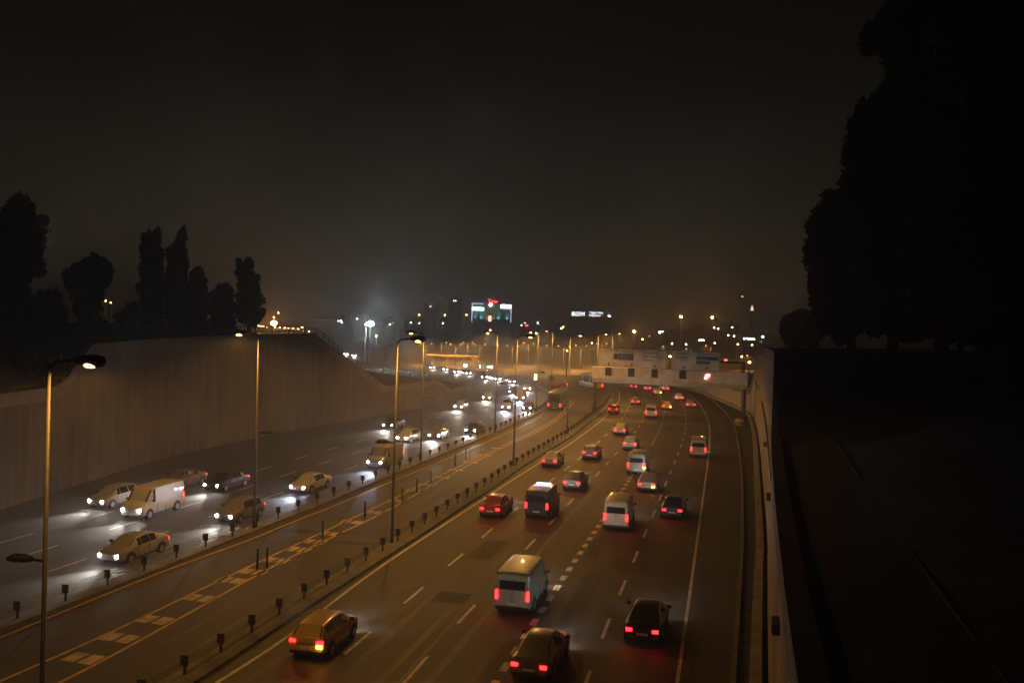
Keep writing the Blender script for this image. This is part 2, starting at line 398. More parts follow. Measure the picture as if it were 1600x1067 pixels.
# ------------------------------------------------------------------ ribbed retaining walls
def zalong(base, Z, pts):
    L = [0]
    for a,b in zip(base,base[1:]): L.append(L[-1]+(b-a).length)
    o = []
    for p in pts:
        best = None
        for i,(a,b) in enumerate(zip(base,base[1:])):
            ab = b-a; t = max(0,min(1,(p-a).dot(ab)/ab.length_squared)); d = (a+ab*t-p).length
            if best is None or d < best[0]: best = (d, Z[i]+(Z[i+1]-Z[i])*t)
        o.append(best[1])
    return o
def ribwall(name, base, Z, side, pitch, depth, thick, label, cat, fm='concrete'):
    root = empty(name, base[0], label=label, cat=cat)
    o0 = base[0]
    pts = resample(smooth(spline(base, 1.0), 0), pitch/4)
    z = zalong(base, Z, pts); vs = []; fs = []
    for i,p in enumerate(pts):
        nn = normal2(pts,i)*side; k = i%4
        q = p + nn*(depth if k in (1,2) else 0) - o0
        vs += [(q.x,q.y,0),(q.x,q.y,z[i]-.9)]
    for i in range(len(pts)-1): fs.append((2*i,2*i+2,2*i+3,2*i+1))
    m = MB(); m.add(vs, fs); m.build('ribbed_face',fm,root)
    cp = resample(pts,1.0); zc = zalong(base, Z, cp); cp2 = [q-o0 for q in cp]
    m = MB(); solid(m, cp2, side*(depth+.06), -side*thick, lambda i: zc[i]-1.0, lambda i: zc[i]); m.build('coping','coping',root)
    m = MB(); solid(m, cp2, -side*.06, -side*thick, 0, lambda i: zc[i]-.95); m.build('wall_core','concrete',root)
    return pts, z
lpts, lz = ribwall('retaining_wall', LWB, LWZ, 1, .42, .02, .5, 'tall ribbed concrete retaining wall left of the oncoming lanes', 'retaining wall')
rpts, rz_ = ribwall('retaining_wall', RWB, RWZ, -1, .42, .03, .5, 'brown concrete retaining wall beside the right hand shoulder', 'retaining wall', 'pale_concrete')

# ------------------------------------------------------------------ embankments behind the walls
def bank(name, base, Z, side, offs, zf, m, step=3):
    pts = resample(spline(base, 1.0), step); z = zalong(base, Z, pts); vs = []; n = len(offs)
    for i,p in enumerate(pts):
        nn = normal2(pts,i)*side
        for k,o in enumerate(offs):
            q = p+nn*o; vs.append((q.x,q.y, zf(z[i],k,p)+(random.uniform(-.15,.15) if 0<k<n-1 else 0)))
    fs = [(i*n+k,(i+1)*n+k,(i+1)*n+k+1,i*n+k+1) for i in range(len(pts)-1) for k in range(n-1)]
    mm = MB(); mm.add(vs,fs); return tag(mm.build(name,m,smooth=True), kind='structure')
# left plateau: explicit rows wall top -> fence line -> far
FEN = [Vector((-38.6,18,12.2)),Vector((-39.5,42,12.2)),Vector((-39.6,64,12.0)),Vector((-40,73,11.9)),Vector((-39.6,80,12.0))] + \
      [D(200,528,84),D(300,527,97),D(400,526,109),D(490,527,119),D(535,560,135),D(557,575,149),D(600,583,168),D(650,589,190),D(690,597,206)]
WT = []
zz = LWZ
for p in FEN:
    best = min(range(len(lpts)), key=lambda i: (Vector((lpts[i].x,lpts[i].y,0))-Vector((p.x,p.y,0))).length)
    q = lpts[best]; WT.append(Vector((q.x-.3,q.y+.1,lz[best]-.25)))
FAR = [Vector((p.x-60-max(0,p.y-120)*.8, p.y+max(0,p.y-100)*1.2, (p.z if p.y<125 else p.z*.8))) for p in FEN]
FAR2 = [Vector((p.x-600, p.y*1.8, p.z*.9)) for p in FAR]
rows = [WT,[p-Vector((0,0,.1)) for p in FEN],FAR,FAR2]; n = len(FEN)
mb = MB(); mb.add([tuple(p) for r in rows for p in r],[(k*n+i,k*n+i+1,(k+1)*n+i+1,(k+1)*n+i) for k in range(3) for i in range(n-1)])
tag(mb.build('grass_bank','turf'), kind='structure')
bank('hillside', RWB, RWZ, 1, (.3,3.2,7,12,20,60,400), lambda z,k,p: (z-.25, z+.5 if p.y<58 else z, 10.4 if p.y<57 else z, 11.8 if p.y<57 else z+.2, 13.1 if p.y<100 else z+.3, 13.2 if p.y<100 else z+.5, 13.2 if p.y<100 else 3)[k], 'earth')
pp = resample(spline(RWB[:5],1),1); pp = [p+normal2(pp,i)*3.4 for i,p in enumerate(pp)]; pp = [p for p in pp if p.y < 56]
mb = MB(); solid(mb, pp, -.08, .08, 8.2, 8.6); tag(mb.build('slope_path','earth'), kind='structure')

# ------------------------------------------------------------------ fence on the left bank
fr = empty('fence', FEN[0], label='dark metal railing along the top of the left embankment', cat='fence')
fl = resample(spline(FEN,1.0), 3.0); o0 = FEN[0]; m1 = MB()
for h in (.15,.6,1.2): m1.tube([p-o0+Vector((0,0,h)) for p in fl], .045 if h>.2 else .035, 5)
m1.build('rail','darkmetal',fr)
for p in fl[:95]:
    q = p-o0; m = MB(); m.box(q.x-.05,q.x+.05,q.y-.05,q.y+.05,q.z-.3,q.z+1.25); m.build('post','darkmetal',fr)
for h in range(0): pass

# ------------------------------------------------------------------ guard rails
def guard(line, start, end, spacing, label, side):
    pts = [p for p in resample(line, .5)]
    rs = resample(line, spacing); rs = [p for p in rs if start < p.y < end][:95]
    o0 = rs[0]; root = empty('guard_rail', (o0.x,o0.y,.14), label=label, cat='guard rail', group='guard rails either side of the centre road')
    sub = [p for p in pts if start <= p.y <= end]
    for h in (.36,.48,.60,.72):
        m = MB(); m.tube([Vector((p.x-o0.x,p.y-o0.y,h)) for p in sub], .016, 4); m.build('cable','cable',root)
    pm = MB(); pm.box(-.05,.05,-.04,.04,-.1,.78); first = pm.build('post','darkmetal',root)
    bmm = MB(); bmm.box(-.16,.16,-.11,-.04,.38,.82); pl = bmm.build('plate','panel',first, bevel=.02)
    for i,p in enumerate(rs):
        c = first if i==0 else copy_tree(first, root)
        c.location = (p.x-o0.x,p.y-o0.y,0)
guard(RAIL_A, 26, 260, 2.9, 'cable guard rail with dark plates beside the oncoming traffic', 1)
guard(RAIL_B, 17, 220, 2.6, 'cable guard rail with dark plates beside the red tail lights', -1)

# slim delineator posts in the hatched strip
DEL = [(402,888),(417,886),(504,840),(570,807),(628,783),(651,768),(673,755),(711,728),(728,718)]
dm = MB(); dm.tube([(0,0,0),(0,0,1.15)],[.07,.05],8)
dproto = dm.build('delineator_post','darkmetal')
for i,(u,v) in enumerate(DEL):
    o = dproto if i==0 else dproto.copy()
    if i: COL.objects.link(o)
    o.location = G(u,v); 
    lab = ['slim dark delineator post, left one of the nearest pair on the hatched strip','slim dark delineator post, right one of the nearest pair on the hatched strip','slim dark delineator post, third from the near end of the row',
      'slim dark delineator post, fourth from the near end, left of the tall lamp column','slim dark delineator post just right of the second tall lamp column','slim dark delineator post, sixth from the near end of the row','slim dark delineator post, seventh from the near end of the row',
      'slim dark delineator post, next to last at the far end','slim dark delineator post at the far end of the row'][i]
    tag(o, lab, 'post', 'delineator posts on the hatched strip')

# ------------------------------------------------------------------ street lamps
SOD = (1,.45,.085)
def lamp(base, H, side, label, low=True, lit=True, energy=5200, arm=1.5, az=0, far=False, name='street_lamp', group='tall lamp columns along the guard rails', double=False):
    root = empty(name, base, az, label=label, cat='street lamp', group=group)
    r0 = .095 if not far else .11
    m = MB(); m.tube([(0,0,-.1),(0,0,1.2),(0,0,1.25),(0,0,H)],[r0*1.25,r0*1.2,r0,r0*.62],10); m.build('pole','galv',root,smooth=True)
    for s in ((side,-side) if double else (side,)):
        m = MB(); m.tube([(0,0,H-.1),(s*.25,0,H+.12),(s*arm*.6,0,H+.2)],[.06,.06,.05],7); m.build('arm','darkmetal',root,smooth=True)
        m = MB()
        x0, x1 = s*arm*.5, s*(arm+.35)
        ringz = []
        m.tube([(x0,0,H+.19),(x0+(x1-x0)*.2,0,H+.20),(x0+(x1-x0)*.6,0,H+.19),(x0+(x1-x0)*.9,0,H+.16),(x1,0,H+.14)],[.06,.15,.23,.18,.05],10)
        hd = m.build('lamp_head','lamphead',root,smooth=True)
        m = MB(); m.ball((s*(arm-.15),0,H+.05),.23,12,6,.45); m.build('lens','sodium' if lit else 'dimlens',hd,smooth=True)
        if lit: spot(root,'lamp_light',(s*(arm-.15),0,H-.12),energy*.40,SOD,174,.22,rad=.12)
    if low:
        h = H*.50
        m = MB(); m.tube([(0,0,h),(-side*.5,0,h+.06)],[.05,.04],6); m.build('lower_arm','darkmetal',root)
        m = MB(); m.tube([(-side*.35,0,h+.06),(-side*.6,0,h+.08),(-side*1.0,0,h+.08),(-side*1.25,0,h+.04)],[.05,.14,.15,.05],8)
        hd = m.build('lower_lamp_head','lamphead',root,smooth=True)
        m = MB(); m.ball((-side*.85,0,h-.0),.14,8,5,.4); m.build('lens','dimlens',hd,smooth=True)
    return root
LT = 13.15
b0 = G(64,1180); lamp(b0, 12.7, 1, 'lamp column nearest the camera, its head over the left carriageway wall', energy=3600)
for (u,v,s,lab) in ((612,850,1,'lamp column on the right hand guard rail, head turned right, with a low second head'),
                    (802,729,1,'lamp column on the far right rail, standing behind the hatched strip\'s end'),
                    (886,679,1,'lamp column at the far end of the right hand guard rail, near the gantry'),
                    (397,827,-1,'lamp column on the left guard rail, in front of the ribbed wall'),
                    (657,722,-1,'lamp column on the left rail just right of the tall second column'),
                    (773,677,-1,'lamp column on the left rail beside the bright bend of headlights'),
                    (838,644,-1,'lamp column on the left rail right at the curve of the road'),
                    (861,614,-1,'lamp column with a round dark sign beyond the curve')):
    lamp(G(u,v), LT, s, lab, az=0, energy=6500 if v>700 else 12000)
for (u,v,s,lab) in ((931,641,1,'lamp column just left of the sign gantry'),(954,624,1,'lamp column rising behind the left part of the sign gantry')):
    lamp(G(u,v), LT, s, lab, low=False, energy=12000)
# far, lower lamps of the junction: (u, v of head, distance, height above its ground)
k = 0
FARL = [(601,541,230,0,'unlit lamp column standing beyond the left bank'),
 (666,537,300,2,'double headed lamp, leftmost of the far junction row'),(690,535,330,1,'single far lamp just right of the leftmost double one'),(712,538,300,2,'double headed lamp above the low overpass deck'),
 (731,535,340,2,'double headed far lamp above the stair ramp'),(750,538,310,2,'double headed far lamp right of the stair ramp'),(801,540,290,2,'double headed far lamp left of the middle of the road'),
 (826,536,320,2,'double headed far lamp behind the curve'),(845,539,270,1,'bright far lamp right of the curve'),(881,541,290,2,'double headed far lamp left of the gantry'),
 (908,540,300,2,'double headed far lamp next left from the gantry'),(940,537,330,2,'twin bright far lamp above the gantry panels'),
 (1028,541,300,1,'far lamp peeping over the gap between gantry panels'),(1080,545,320,-1,'dim far lamp above the right gantry panel'),(1111,540,310,-1,'far lamp over the right end of the gantry panels'),(1158,555,260,1,'far lamp beyond the right end of the gantry')]
for (u,v,d,md,lab) in FARL:
    h = D(u,v,d); lamp((h.x,h.y,0), max(4,h.z), 1 if md!=-1 else -1, lab, low=False, lit=md!=0, energy=10500, far=True, double=md==2, group='lamps round the far junction', arm=1.9)
# glowing high mast and hillside lamps, each a column with a bright globe
def globe(u,v,d,m,r,lab,e=0,col=SOD,ground=0):
    h = D(u,v,d); root = empty('street_lamp',(h.x,h.y,ground),label=lab,cat='street lamp',group='bright points of lamps in the far city')
    mm = MB(); mm.tube([(0,0,0),(0,0,h.z-ground-r*.5)],[.25,.12],6); mm.build('pole','darkmetal',root)
    r *= .72
    mm = MB(); mm.ball((0,0,h.z-ground),r,10,6,.75); mm.build('lamp_head',m,root,smooth=True)
    if e: point(root,'lamp_light',(0,-r-.6,h.z-ground),e,col,.4)
    return root
globe(579,506,260,'floodlamp',1.25,'brilliant blue white floodlight above the left bank',9000,(.75,.9,1))
globe(572,507,262,'sodium_far',.45,'small orange lamp touching the brilliant floodlight')
GL = [(991,518,420,'sodium_far',.95,'brightest orange lamp above the gantry panels',9000),(1064,495,430,'sodium_far',.9,'high orange lamp, left one of the raised pair',5000),
 (1113,496,430,'sodium_far',.9,'high orange lamp, right one of the raised pair',5000),(428,505,260,'sodium_far',1.25,'large orange lamp cluster head over the left bank railing',9000),
 (428,496,300,'sodium_far',.4,'small orange lamp just above the large one'),(435,489,320,'sodium_far',.3,'highest small orange lamp over the railing'),(472,511,250,'sodium_far',.3,'orange lamp near the sloping end of the railing'),
 (588,525,300,'sodium_far',.35,'small orange lamp under the white floodlight'),(655,492,520,'sodium_far',.55,'reddish orange lamp, left one of the high row of three'),(695,492,520,'sodium_far',.55,'reddish orange lamp, middle one of the high row of three'),
 (729,492,520,'sodium_far',.55,'reddish orange lamp beside the lit office block'),(766,516,400,'sodium_far',.4,'small orange lamp under the lit office block'),(838,521,330,'sodium_far',.4,'small orange lamp by the curve column'),
 (1031,519,420,'whitelamp',.8,'white lamp left of the dark roofs'),(1035,518,424,'sodium_far',.5,'orange lamp touching the white lamp'),(1072,538,330,'whitelamp',.45,'blue white lamp above the gap of the gantry'),
 (1004,530,400,'sodium_far',.45,'orange lamp right below the brightest one'),(1117,536,380,'sodium_far',.4,'orange lamp beneath the raised pair'),(1153,538,380,'sodium_far',.45,'orange lamp left of the right wall, upper'),(1175,539,380,'sodium_far',.42,'orange lamp close to the right wall, upper'),
 (1159,557,240,'sodium_far',.3,'orange lamp above the right end of the gantry'),(1171,566,210,'sodium_far',.42,'bright orange lamp against the right wall end'),(1047,557,210,'sodium_far',.34,'bright lamp in the gap between gantry panels'),
 (1192,526,260,'floodlamp',.28,'white floodlight at the top end of the right wall'),(165,470,200,'sodium_far',.22,'orange lamp right of the broad crown tree, left one'),(173,473,200,'sodium_far',.18,'orange lamp right of the broad crown tree, right one'),
 (152,494,200,'sodium_far',.24,'low orange lamp by the broad crown tree'),(217,490,200,'whitelamp',.22,'white lamp beside the double cypress'),(38,492,200,'whitelamp',.18,'white lamp seen under the large left tree'),(383,507,230,'sodium_far',.2,'dim lamp behind the small round tree'),
 (925,536,350,'sodium_far',.3,'small lamp left of the twin bright ones'),(886,548,250,'sodium_far',.22,'low lamp left of the twin bright ones'),(1015,525,500,'neon_red',.5,'red warning lamp on a mast over the junction')]
for g_ in GL: globe(*g_[:6], e=g_[6] if len(g_)>6 else 0)
for i,u in enumerate((404,408,412,417,430,437,445,451,458,466,474,483)):
    globe(u,509+i*.55+(3 if i>9 else 0),300+6*i,'sodium_far',.24,['first','second','third','fourth','fifth','sixth','seventh','eighth','ninth','tenth','eleventh','twelfth'][i]+' small orange lamp from the left in the row over the left railing')

# ------------------------------------------------------------------ sign gantry
gl = G(929,642); gr = G(1163,655); gdir = (gr-gl); gdir.z = 0; GLn = gdir.length; gaz = math.atan2(gdir.y,gdir.x)
ga = empty('sign_gantry', gl, gaz, label='wide pale sign gantry spanning the red tail light lanes', cat='sign gantry')
def gz(v,u):                                # height at the gantry plane for a photo pixel
    t = (u-929)/(1163-929); p = gl.lerp(gr,t); return D(u,v,p.y).z
zb, zt = gz(597,929), gz(572.5,929)
mb = MB(); mb.box(-.6,GLn+.3,-.45,.45,zb+.75,zt); mb.build('girder','girder',ga,bevel=.03)
mb = MB(); mb.add([(-.6,-.45,zb+.74),(GLn+.3,-.45,zb+.74),(GLn+.3,.45,zb+.74),(-.6,.45,zb+.74),(-.6,.1,zb),(GLn+.3,.1,zb),(GLn+.3,.45,zb),(-.6,.45,zb)],[(0,1,2,3),(4,7,6,5),(0,4,5,1),(1,5,6,2),(2,6,7,3),(3,7,4,0)])
mb.build('soffit','girder',ga)
for x in (0,GLn-.1):
    mb = MB(); mb.box(x-.28,x+.28,-.3,.3,0,zb+.02); mb.box(x-.45,x+.45,-.45,.45,-.05,.8); mb.build('post','galv',ga,bevel=.03)
def gx(u): return (u-929)/(1163-929)*GLn
for (u0_,u1_) in ((945,955),(981.5,991.5),(1018.5,1028.5),(1062,1072.5)):
    mb = MB(); mb.box(gx(u0_),gx(u1_),-.62,-.46,zt-1.45,zt-.02); mb.build('lane_signal','panel',ga)
mb = MB(); mb.tube([(gx(1105),-.62,zt-.9),(gx(1105),-.5,zt-.9)],.56,24); rg = mb.build('lit_sign','signred',ga)
mb = MB(); mb.add([(gx(1105)-.5,-.64,zt-1.28),(gx(1105)-.15,-.64,zt-1.36),(gx(1105)+.42,-.64,zt-.78),(gx(1105)+.46,-.64,zt-.42),(gx(1105)-.2,-.64,zt-.44),(gx(1105)-.4,-.64,zt-.85)],[(0,1,2,3,4,5)]); mb.build('lit_face','signlit',rg)
zs0, zs1 = zt+.05, zt+3.25
def panel(u0_,u1_):
    m = MB(); m.box(gx(u0_),gx(u1_),-.42,-.3,zs0,zs1); p = m.build('sign_panel','signface',ga,bevel=.02)
    x0,x1 = gx(u0_),gx(u1_)
    for q0,q1 in ((zs1-.06,zs1),(zs0,zs0+.06)):
        m = MB(); m.box(x0,x1,-.44,-.425,q0,q1); m.build('sign_rim','signtext',p)
    return p
def arrow(p,u,ang):
    cx, cz = gx(u), zs0+.48; m = MB(); pts = [(0,-.32),(.24,0),(.08,0),(.08,.34),(-.08,.34),(-.08,0),(-.24,0)]
    c,s = math.cos(ang),math.sin(ang)
    m.add([(cx+a*c-b*s,-.428,cz+a*s+b*c) for a,b in pts],[(0,1,2,3,4,5,6)]); m.build('arrow','signtext',p)
p1 = panel(934,964.6); p2 = panel(965,1041.5); p3 = panel(1050,1083.6); p4 = panel(1084,1122)
for u,p in ((950,p1),(987,p2),(1023,p2)): arrow(p,u,0)
for u,p in ((1068,p3),(1104,p4)): arrow(p,u,PI*.75)
# text faces the oncoming driver (towards the camera)
def gtext(p,s,u,zo,size,m='signtext'): text_mesh('lettering',s,size,m,p,(gx(u),-.43,zs1-zo),ext=.008)
mb = MB(); mb.box(gx(957.5),gx(964.5),-.428,-.421,zs1-1.9,zs1-.9); mb.build('blue_field','signblue',p1)
mb = MB(); mb.box(gx(965.2),gx(989),-.430,-.421,zs1-1.95,zs1-.85); mb.build('blue_field','signblue',p2)
gtext(p1,'D 100',951,.55,.55); gtext(p2,'Topkapı',967,.58,.5); gtext(p2,'Bakırköy',968,1.38,.5,'signwhite'); gtext(p2,'Avcılar',968,1.82,.4,'signwhite')
gtext(p2,'Cevizlibağ',1004,.75,.62); gtext(p2,'Zeytinburnu',1004,1.35,.62); gtext(p2,'Merter',1004,1.95,.62)
gtext(p3,'Yedikule',1055,.62,.58); gtext(p3,'Aksaray',1055,1.25,.58)
mb = MB(); mb.box(gx(1087.5),gx(1120),-.430,-.421,zs1-1.4,zs1-.82); mb.build('blue_field','signblue',p4)
mb = MB(); mb.box(gx(1087.5),gx(1108),-.430,-.421,zs1-2.1,zs1-1.55); mb.build('green_field','signgreen',p4)
gtext(p4,'Merkezefendi',1088,.6,.48); gtext(p4,'Hastane',1091,1.28,.42,'signwhite'); gtext(p4,'Terminal',1089,1.98,.42,'signwhite')
# stub frame on the right of the panels
mb = MB(); mb.box(gx(1122.5),gx(1161),-.12,.12,zt+1.45,zt+1.75); mb.box(gx(1157.5),gx(1161),-.12,.12,zt+.02,zt+1.44); mb.build('stub_frame','panel',ga)
mb = MB(); mb.ball((gx(1132),-.2,zt+2.0),.28,10,6,.6); mb.build('marker_light','neon_red',ga,smooth=True)

# ------------------------------------------------------------------ vehicles
def body_mesh(st):
    v = []; f = []; n = 14
    for (y,w,zb_,zbelt,wr,zt_) in st:
        half = [(w*.80,zb_),(w*.97,zb_+.09),(w,(zb_+zbelt)*.52),(w*.955,zbelt),(wr,zt_-.05),(wr*.80,zt_),(0,zt_+.02)]
        ring = [(x,y,z) for x,z in half] + [(-x,y,z) for x,z in half[::-1][1:]] + [(0,y,zb_)]
        v += ring
    n = len(v)//len(st)
    for i in range(len(st)-1):
        for k in range(n): f.append((i*n+k,i*n+(k+1)%n,(i+1)*n+(k+1)%n,(i+1)*n+k))
    f.append(tuple(range(n))); f.append(tuple((len(st)-1)*n+k for k in range(n-1,-1,-1)))
    return v, f
def ringpt(s, k, sx=1):
    y,w,zb_,zbelt,wr,zt_ = s
    half = [(w*.80,zb_),(w*.97,zb_+.09),(w,(zb_+zbelt)*.52),(w*.955,zbelt),(wr,zt_-.05),(wr*.80,zt_),(0,zt_+.02)]
    return Vector((half[k][0]*sx,y,half[k][1]))
def patch(mb, q, inset=.1, lift=.012):
    q = [Vector(p) for p in q]; c = sum(q,Vector())/4; nn = (q[2]-q[0]).cross(q[3]-q[1]).normalized()
    cc = Vector((0,c.y,.8))
    if nn.dot(c-Vector((0,0,.7))) < 0: nn = -nn
    w = [p+(c-p)*inset+nn*lift for p in q]; b = [p+(c-p)*inset-nn*.02 for p in q]
    mb.add(w+b,[(0,1,2,3),(4,7,6,5)]+[(i,(i+1)%4,4+(i+1)%4,4+i) for i in range(4)])
KINDS = {
 'sedan': dict(st=[(-2.2,.74,.36,.80,.66,.92),(-2.08,.83,.27,.90,.73,1.0),(-1.55,.88,.22,.94,.72,1.05),(-.95,.88,.2,.94,.60,1.36),(-.4,.88,.2,.93,.58,1.43),(.35,.88,.2,.92,.58,1.41),(.62,.88,.2,.92,.58,1.34),(1.2,.88,.2,.90,.68,.98),(2.0,.84,.24,.76,.66,.84),(2.2,.74,.34,.62,.58,.70)],
   rear=(2,3), front=(6,7), side=[(3,4),(4,5),(5,6)], wh=(-1.35,1.35), wr=.32, tl=(-2.215,.60,.72), hl=(2.13,.58,.58), plate=-2.2),
 'hatch': dict(st=[(-1.95,.74,.36,.85,.66,.95),(-1.86,.83,.26,.93,.70,1.05),(-1.5,.85,.22,.95,.60,1.42),(-.6,.86,.2,.94,.58,1.49),(.3,.86,.2,.93,.58,1.47),(.55,.86,.2,.93,.58,1.40),(1.15,.86,.2,.92,.66,1.0),(1.8,.82,.24,.78,.64,.86),(1.98,.73,.34,.64,.58,.72)],
   rear=(1,2), front=(5,6), side=[(2,3),(3,4),(4,5)], wh=(-1.2,1.22), wr=.31, tl=(-1.955,.62,.82), hl=(1.92,.56,.6), plate=-1.94),
 'van': dict(st=[(-2.6,.86,.34,1.05,.80,1.98),(-2.5,.94,.26,1.15,.84,2.12),(-1.2,.95,.25,1.18,.84,2.16),(.9,.95,.25,1.15,.84,2.14),(1.15,.95,.25,1.15,.82,2.06),(1.75,.94,.25,1.12,.78,1.25),(2.25,.90,.27,.92,.74,1.05),(2.42,.80,.36,.72,.66,.82)],
   rear=(-1,-1), front=(4,5), side=[(3,4)], wh=(-1.65,1.6), wr=.34, tl=(-2.62,.80,1.0), hl=(2.36,.66,.72), plate=-2.6),
 'minibus': dict(st=[(-3.0,.9,.36,1.15,.84,2.2),(-2.9,.97,.28,1.2,.88,2.42),(-1.2,.98,.26,1.2,.88,2.48),(1.4,.98,.26,1.2,.88,2.46),(1.7,.98,.26,1.2,.86,2.36),(2.45,.96,.26,1.15,.80,1.35),(2.85,.90,.3,.95,.74,1.08),(2.95,.80,.4,.75,.66,.85)],
   rear=(-1,-1), front=(4,5), side=[(1,2),(2,3),(3,4)], wh=(-1.9,1.95), wr=.36, tl=(-3.02,.86,1.0), hl=(2.9,.7,.75), plate=-3.0),
 'bus': dict(st=[(-6.0,1.12,.4,1.25,1.08,2.95),(-5.9,1.24,.34,1.3,1.14,3.1),(-3,1.25,.32,1.3,1.16,3.12),(3,1.25,.32,1.3,1.16,3.12),(5.7,1.24,.32,1.2,1.14,3.1),(5.98,1.16,.36,1.1,1.06,2.95)],
   rear=(-1,-1), front=(4,5), side=[(1,2),(2,3),(3,4)], wh=(-3.6,3.7), wr=.5, tl=(-6.02,1.02,1.0), hl=(5.99,.92,.75), plate=-6.0),
}
PROTO = {}
def make_vehicle(kind, paint, hm='head_lens'):
    K = KINDS[kind]; st = K['st']
    root = empty(kind_names[kind], (0,0,0))
    v,f = body_mesh(st); m = MB(); m.add(v,f); m.build('body','paint_'+paint,root,bevel=.03)
    sg = MB()
    for sx in (-1,1):
        s_ = MB()
        for a,b in K['side']:
            patch(s_, [ringpt(st[a],3,sx),ringpt(st[b],3,sx),ringpt(st[b],4,sx),ringpt(st[a],4,sx)],.09)
        s_.build('side_window','glass',root)
    a,b = K['front']; m = MB()
    if kind != 'bus': patch(m,[ringpt(st[a],4,1),ringpt(st[a],4,-1),ringpt(st[b],4,-1),ringpt(st[b],4,1)],.07,.03)
    else: m.box(-1.02,1.02,5.93,6.02,1.15,2.75)
    m.build('windscreen','glass',root)
    m = MB(); ze = st[0]
    if K['rear'][0] >= 0:
        a,b = K['rear']; patch(m,[ringpt(st[a],4,1),ringpt(st[a],4,-1),ringpt(st[b],4,-1),ringpt(st[b],4,1)],.09,.03)
    else:
        y = st[0][0]; m.box(-st[0][4]*.82,st[0][4]*.82,y-.015,y+.02,st[0][3]+.22,st[0][5]-.25)
    m.build('rear_window','glass',root)
    y,x,z = K['tl']
    for sx in (-1,1):
        m = MB()
        if kind in ('van','minibus'): m.box(sx*x-.07,sx*x+.07,y-.02,y+.06,z-.22,z+.22)
        elif kind=='bus': m.box(sx*x-.10,sx*x+.10,y-.02,y+.06,z-.2,z+.2)
        else: m.box(sx*x-.14,sx*x+.14,y-.02,y+.1,z-.075,z+.075)
        m.build('tail_light','tail_lens',root,bevel=.015)
    y,x,z = K['hl']
    for sx in (-1,1):
        m = MB(); m.ball((sx*x,y,z),.135 if kind!='bus' else .16,10,6,.8); m.build('headlight',hm,root,smooth=True)
    m = MB(); m.box(-.26,.26,K['plate']-.03,K['plate']+.02,.50,.61); m.build('number_plate','plate',root)
    m = MB(); w0 = st[0][1]; m.box(-w0,w0,K['plate']-.06,K['plate']+.1,.30,.44); m.build('bumper','trim',root,bevel=.02)
    if kind in ('sedan','hatch'):
        yb = K['tl'][0]; m = MB(); m.box(-.46,.46,yb-.012,yb+.03,z_t:=K['tl'][2]-.10,z_t+.018); m.build('boot_seam','trim',root)
    elif kind in ('van','minibus'):
        yb = st[0][0]; m = MB(); m.box(-.012,.012,yb-.018,yb+.03,.5,st[0][5]-.2); m.build('door_seam','trim',root)
        for zz_ in (.8,1.5):
            for sx in (-1,1): m = MB(); m.box(sx*.80-.04,sx*.80+.04,yb-.03,yb+.03,zz_+.55,zz_+.62); m.build('hinge','trim',root)
    for sx in (-1,1):
        for wy in K['wh']:
            m = MB(); xo = sx*(st[3][1]-.012); wr_ = K['wr']; nn_ = 14
            vs = [(xo,wy+math.cos(PI*k/nn_)*(wr_+.09),max(.2,wr_+math.sin(PI*k/nn_)*(wr_+.09))) for k in range(nn_+1)]
            vs += [(xo+sx*.02,p[1],p[2]) for p in vs]
            m.add(vs,[tuple(range(nn_+1)),tuple(range(2*nn_+1,nn_,-1))]+[(k,k+1,nn_+2+k,nn_+1+k) for k in range(nn_)]); m.build('wheel_arch','trim',root)
        m = MB(); xs = sx*(st[3][1]-.02); m.box(min(xs,xs+sx*.03),max(xs,xs+sx*.03),K['wh'][0]+K['wr']+.15,K['wh'][1]-K['wr']-.15,.24,.33); m.build('sill','trim',root)
        for yy in ((-.25,.75) if kind!='bus' else (-2,2)):
            ym = yy; m = MB(); xs = sx*(st[3][1]); m.box(min(xs-sx*.02,xs+sx*.004),max(xs-sx*.02,xs+sx*.004),ym-.008,ym+.008,.36,.86); m.build('door_seam','trim',root)
    m = MB()
    mir = K['front'][0]; sm = st[mir]
    for sx in (-1,1):
        m = MB(); xx = sm[1]; m.box(min(sx*xx,sx*(xx+.2)),max(sx*xx,sx*(xx+.2)),sm[0]+.1,sm[0]+.2,sm[3]+.05,sm[3]+.22); m.build('mirror','trim',root,bevel=.02)
    wr = K['wr']
    for sx in (-1,1):
        for wy in K['wh']:
            xo = sx*(st[3][1]-.09)
            m = MB(); m.tube([(xo-.11,wy,wr),(xo+.11,wy,wr)],wr,18); w = m.build('wheel','tyre',root,bevel=.02)
            m = MB(); m.tube([(xo+sx*.09,wy,wr),(xo+sx*.125,wy,wr)],wr*.62,14); m.build('rim','rim',w)
    return root
kind_names = dict(sedan='car',hatch='car',van='van',minibus='minibus',bus='bus')
PAINTS = {'white':(.62,.63,.60),'silver':(.38,.39,.40),'grey':(.16,.165,.17),'black':(.02,.02,.022),'red':(.30,.03,.03),'navy':(.03,.04,.10),'beige':(.42,.38,.30),'yellow':(.60,.38,.05),'teal':(.45,.56,.54),'green':(.05,.12,.08),'blue':(.08,.15,.35)}
for k,c in PAINTS.items(): mat('paint_'+k, c, .32, coat=.7)
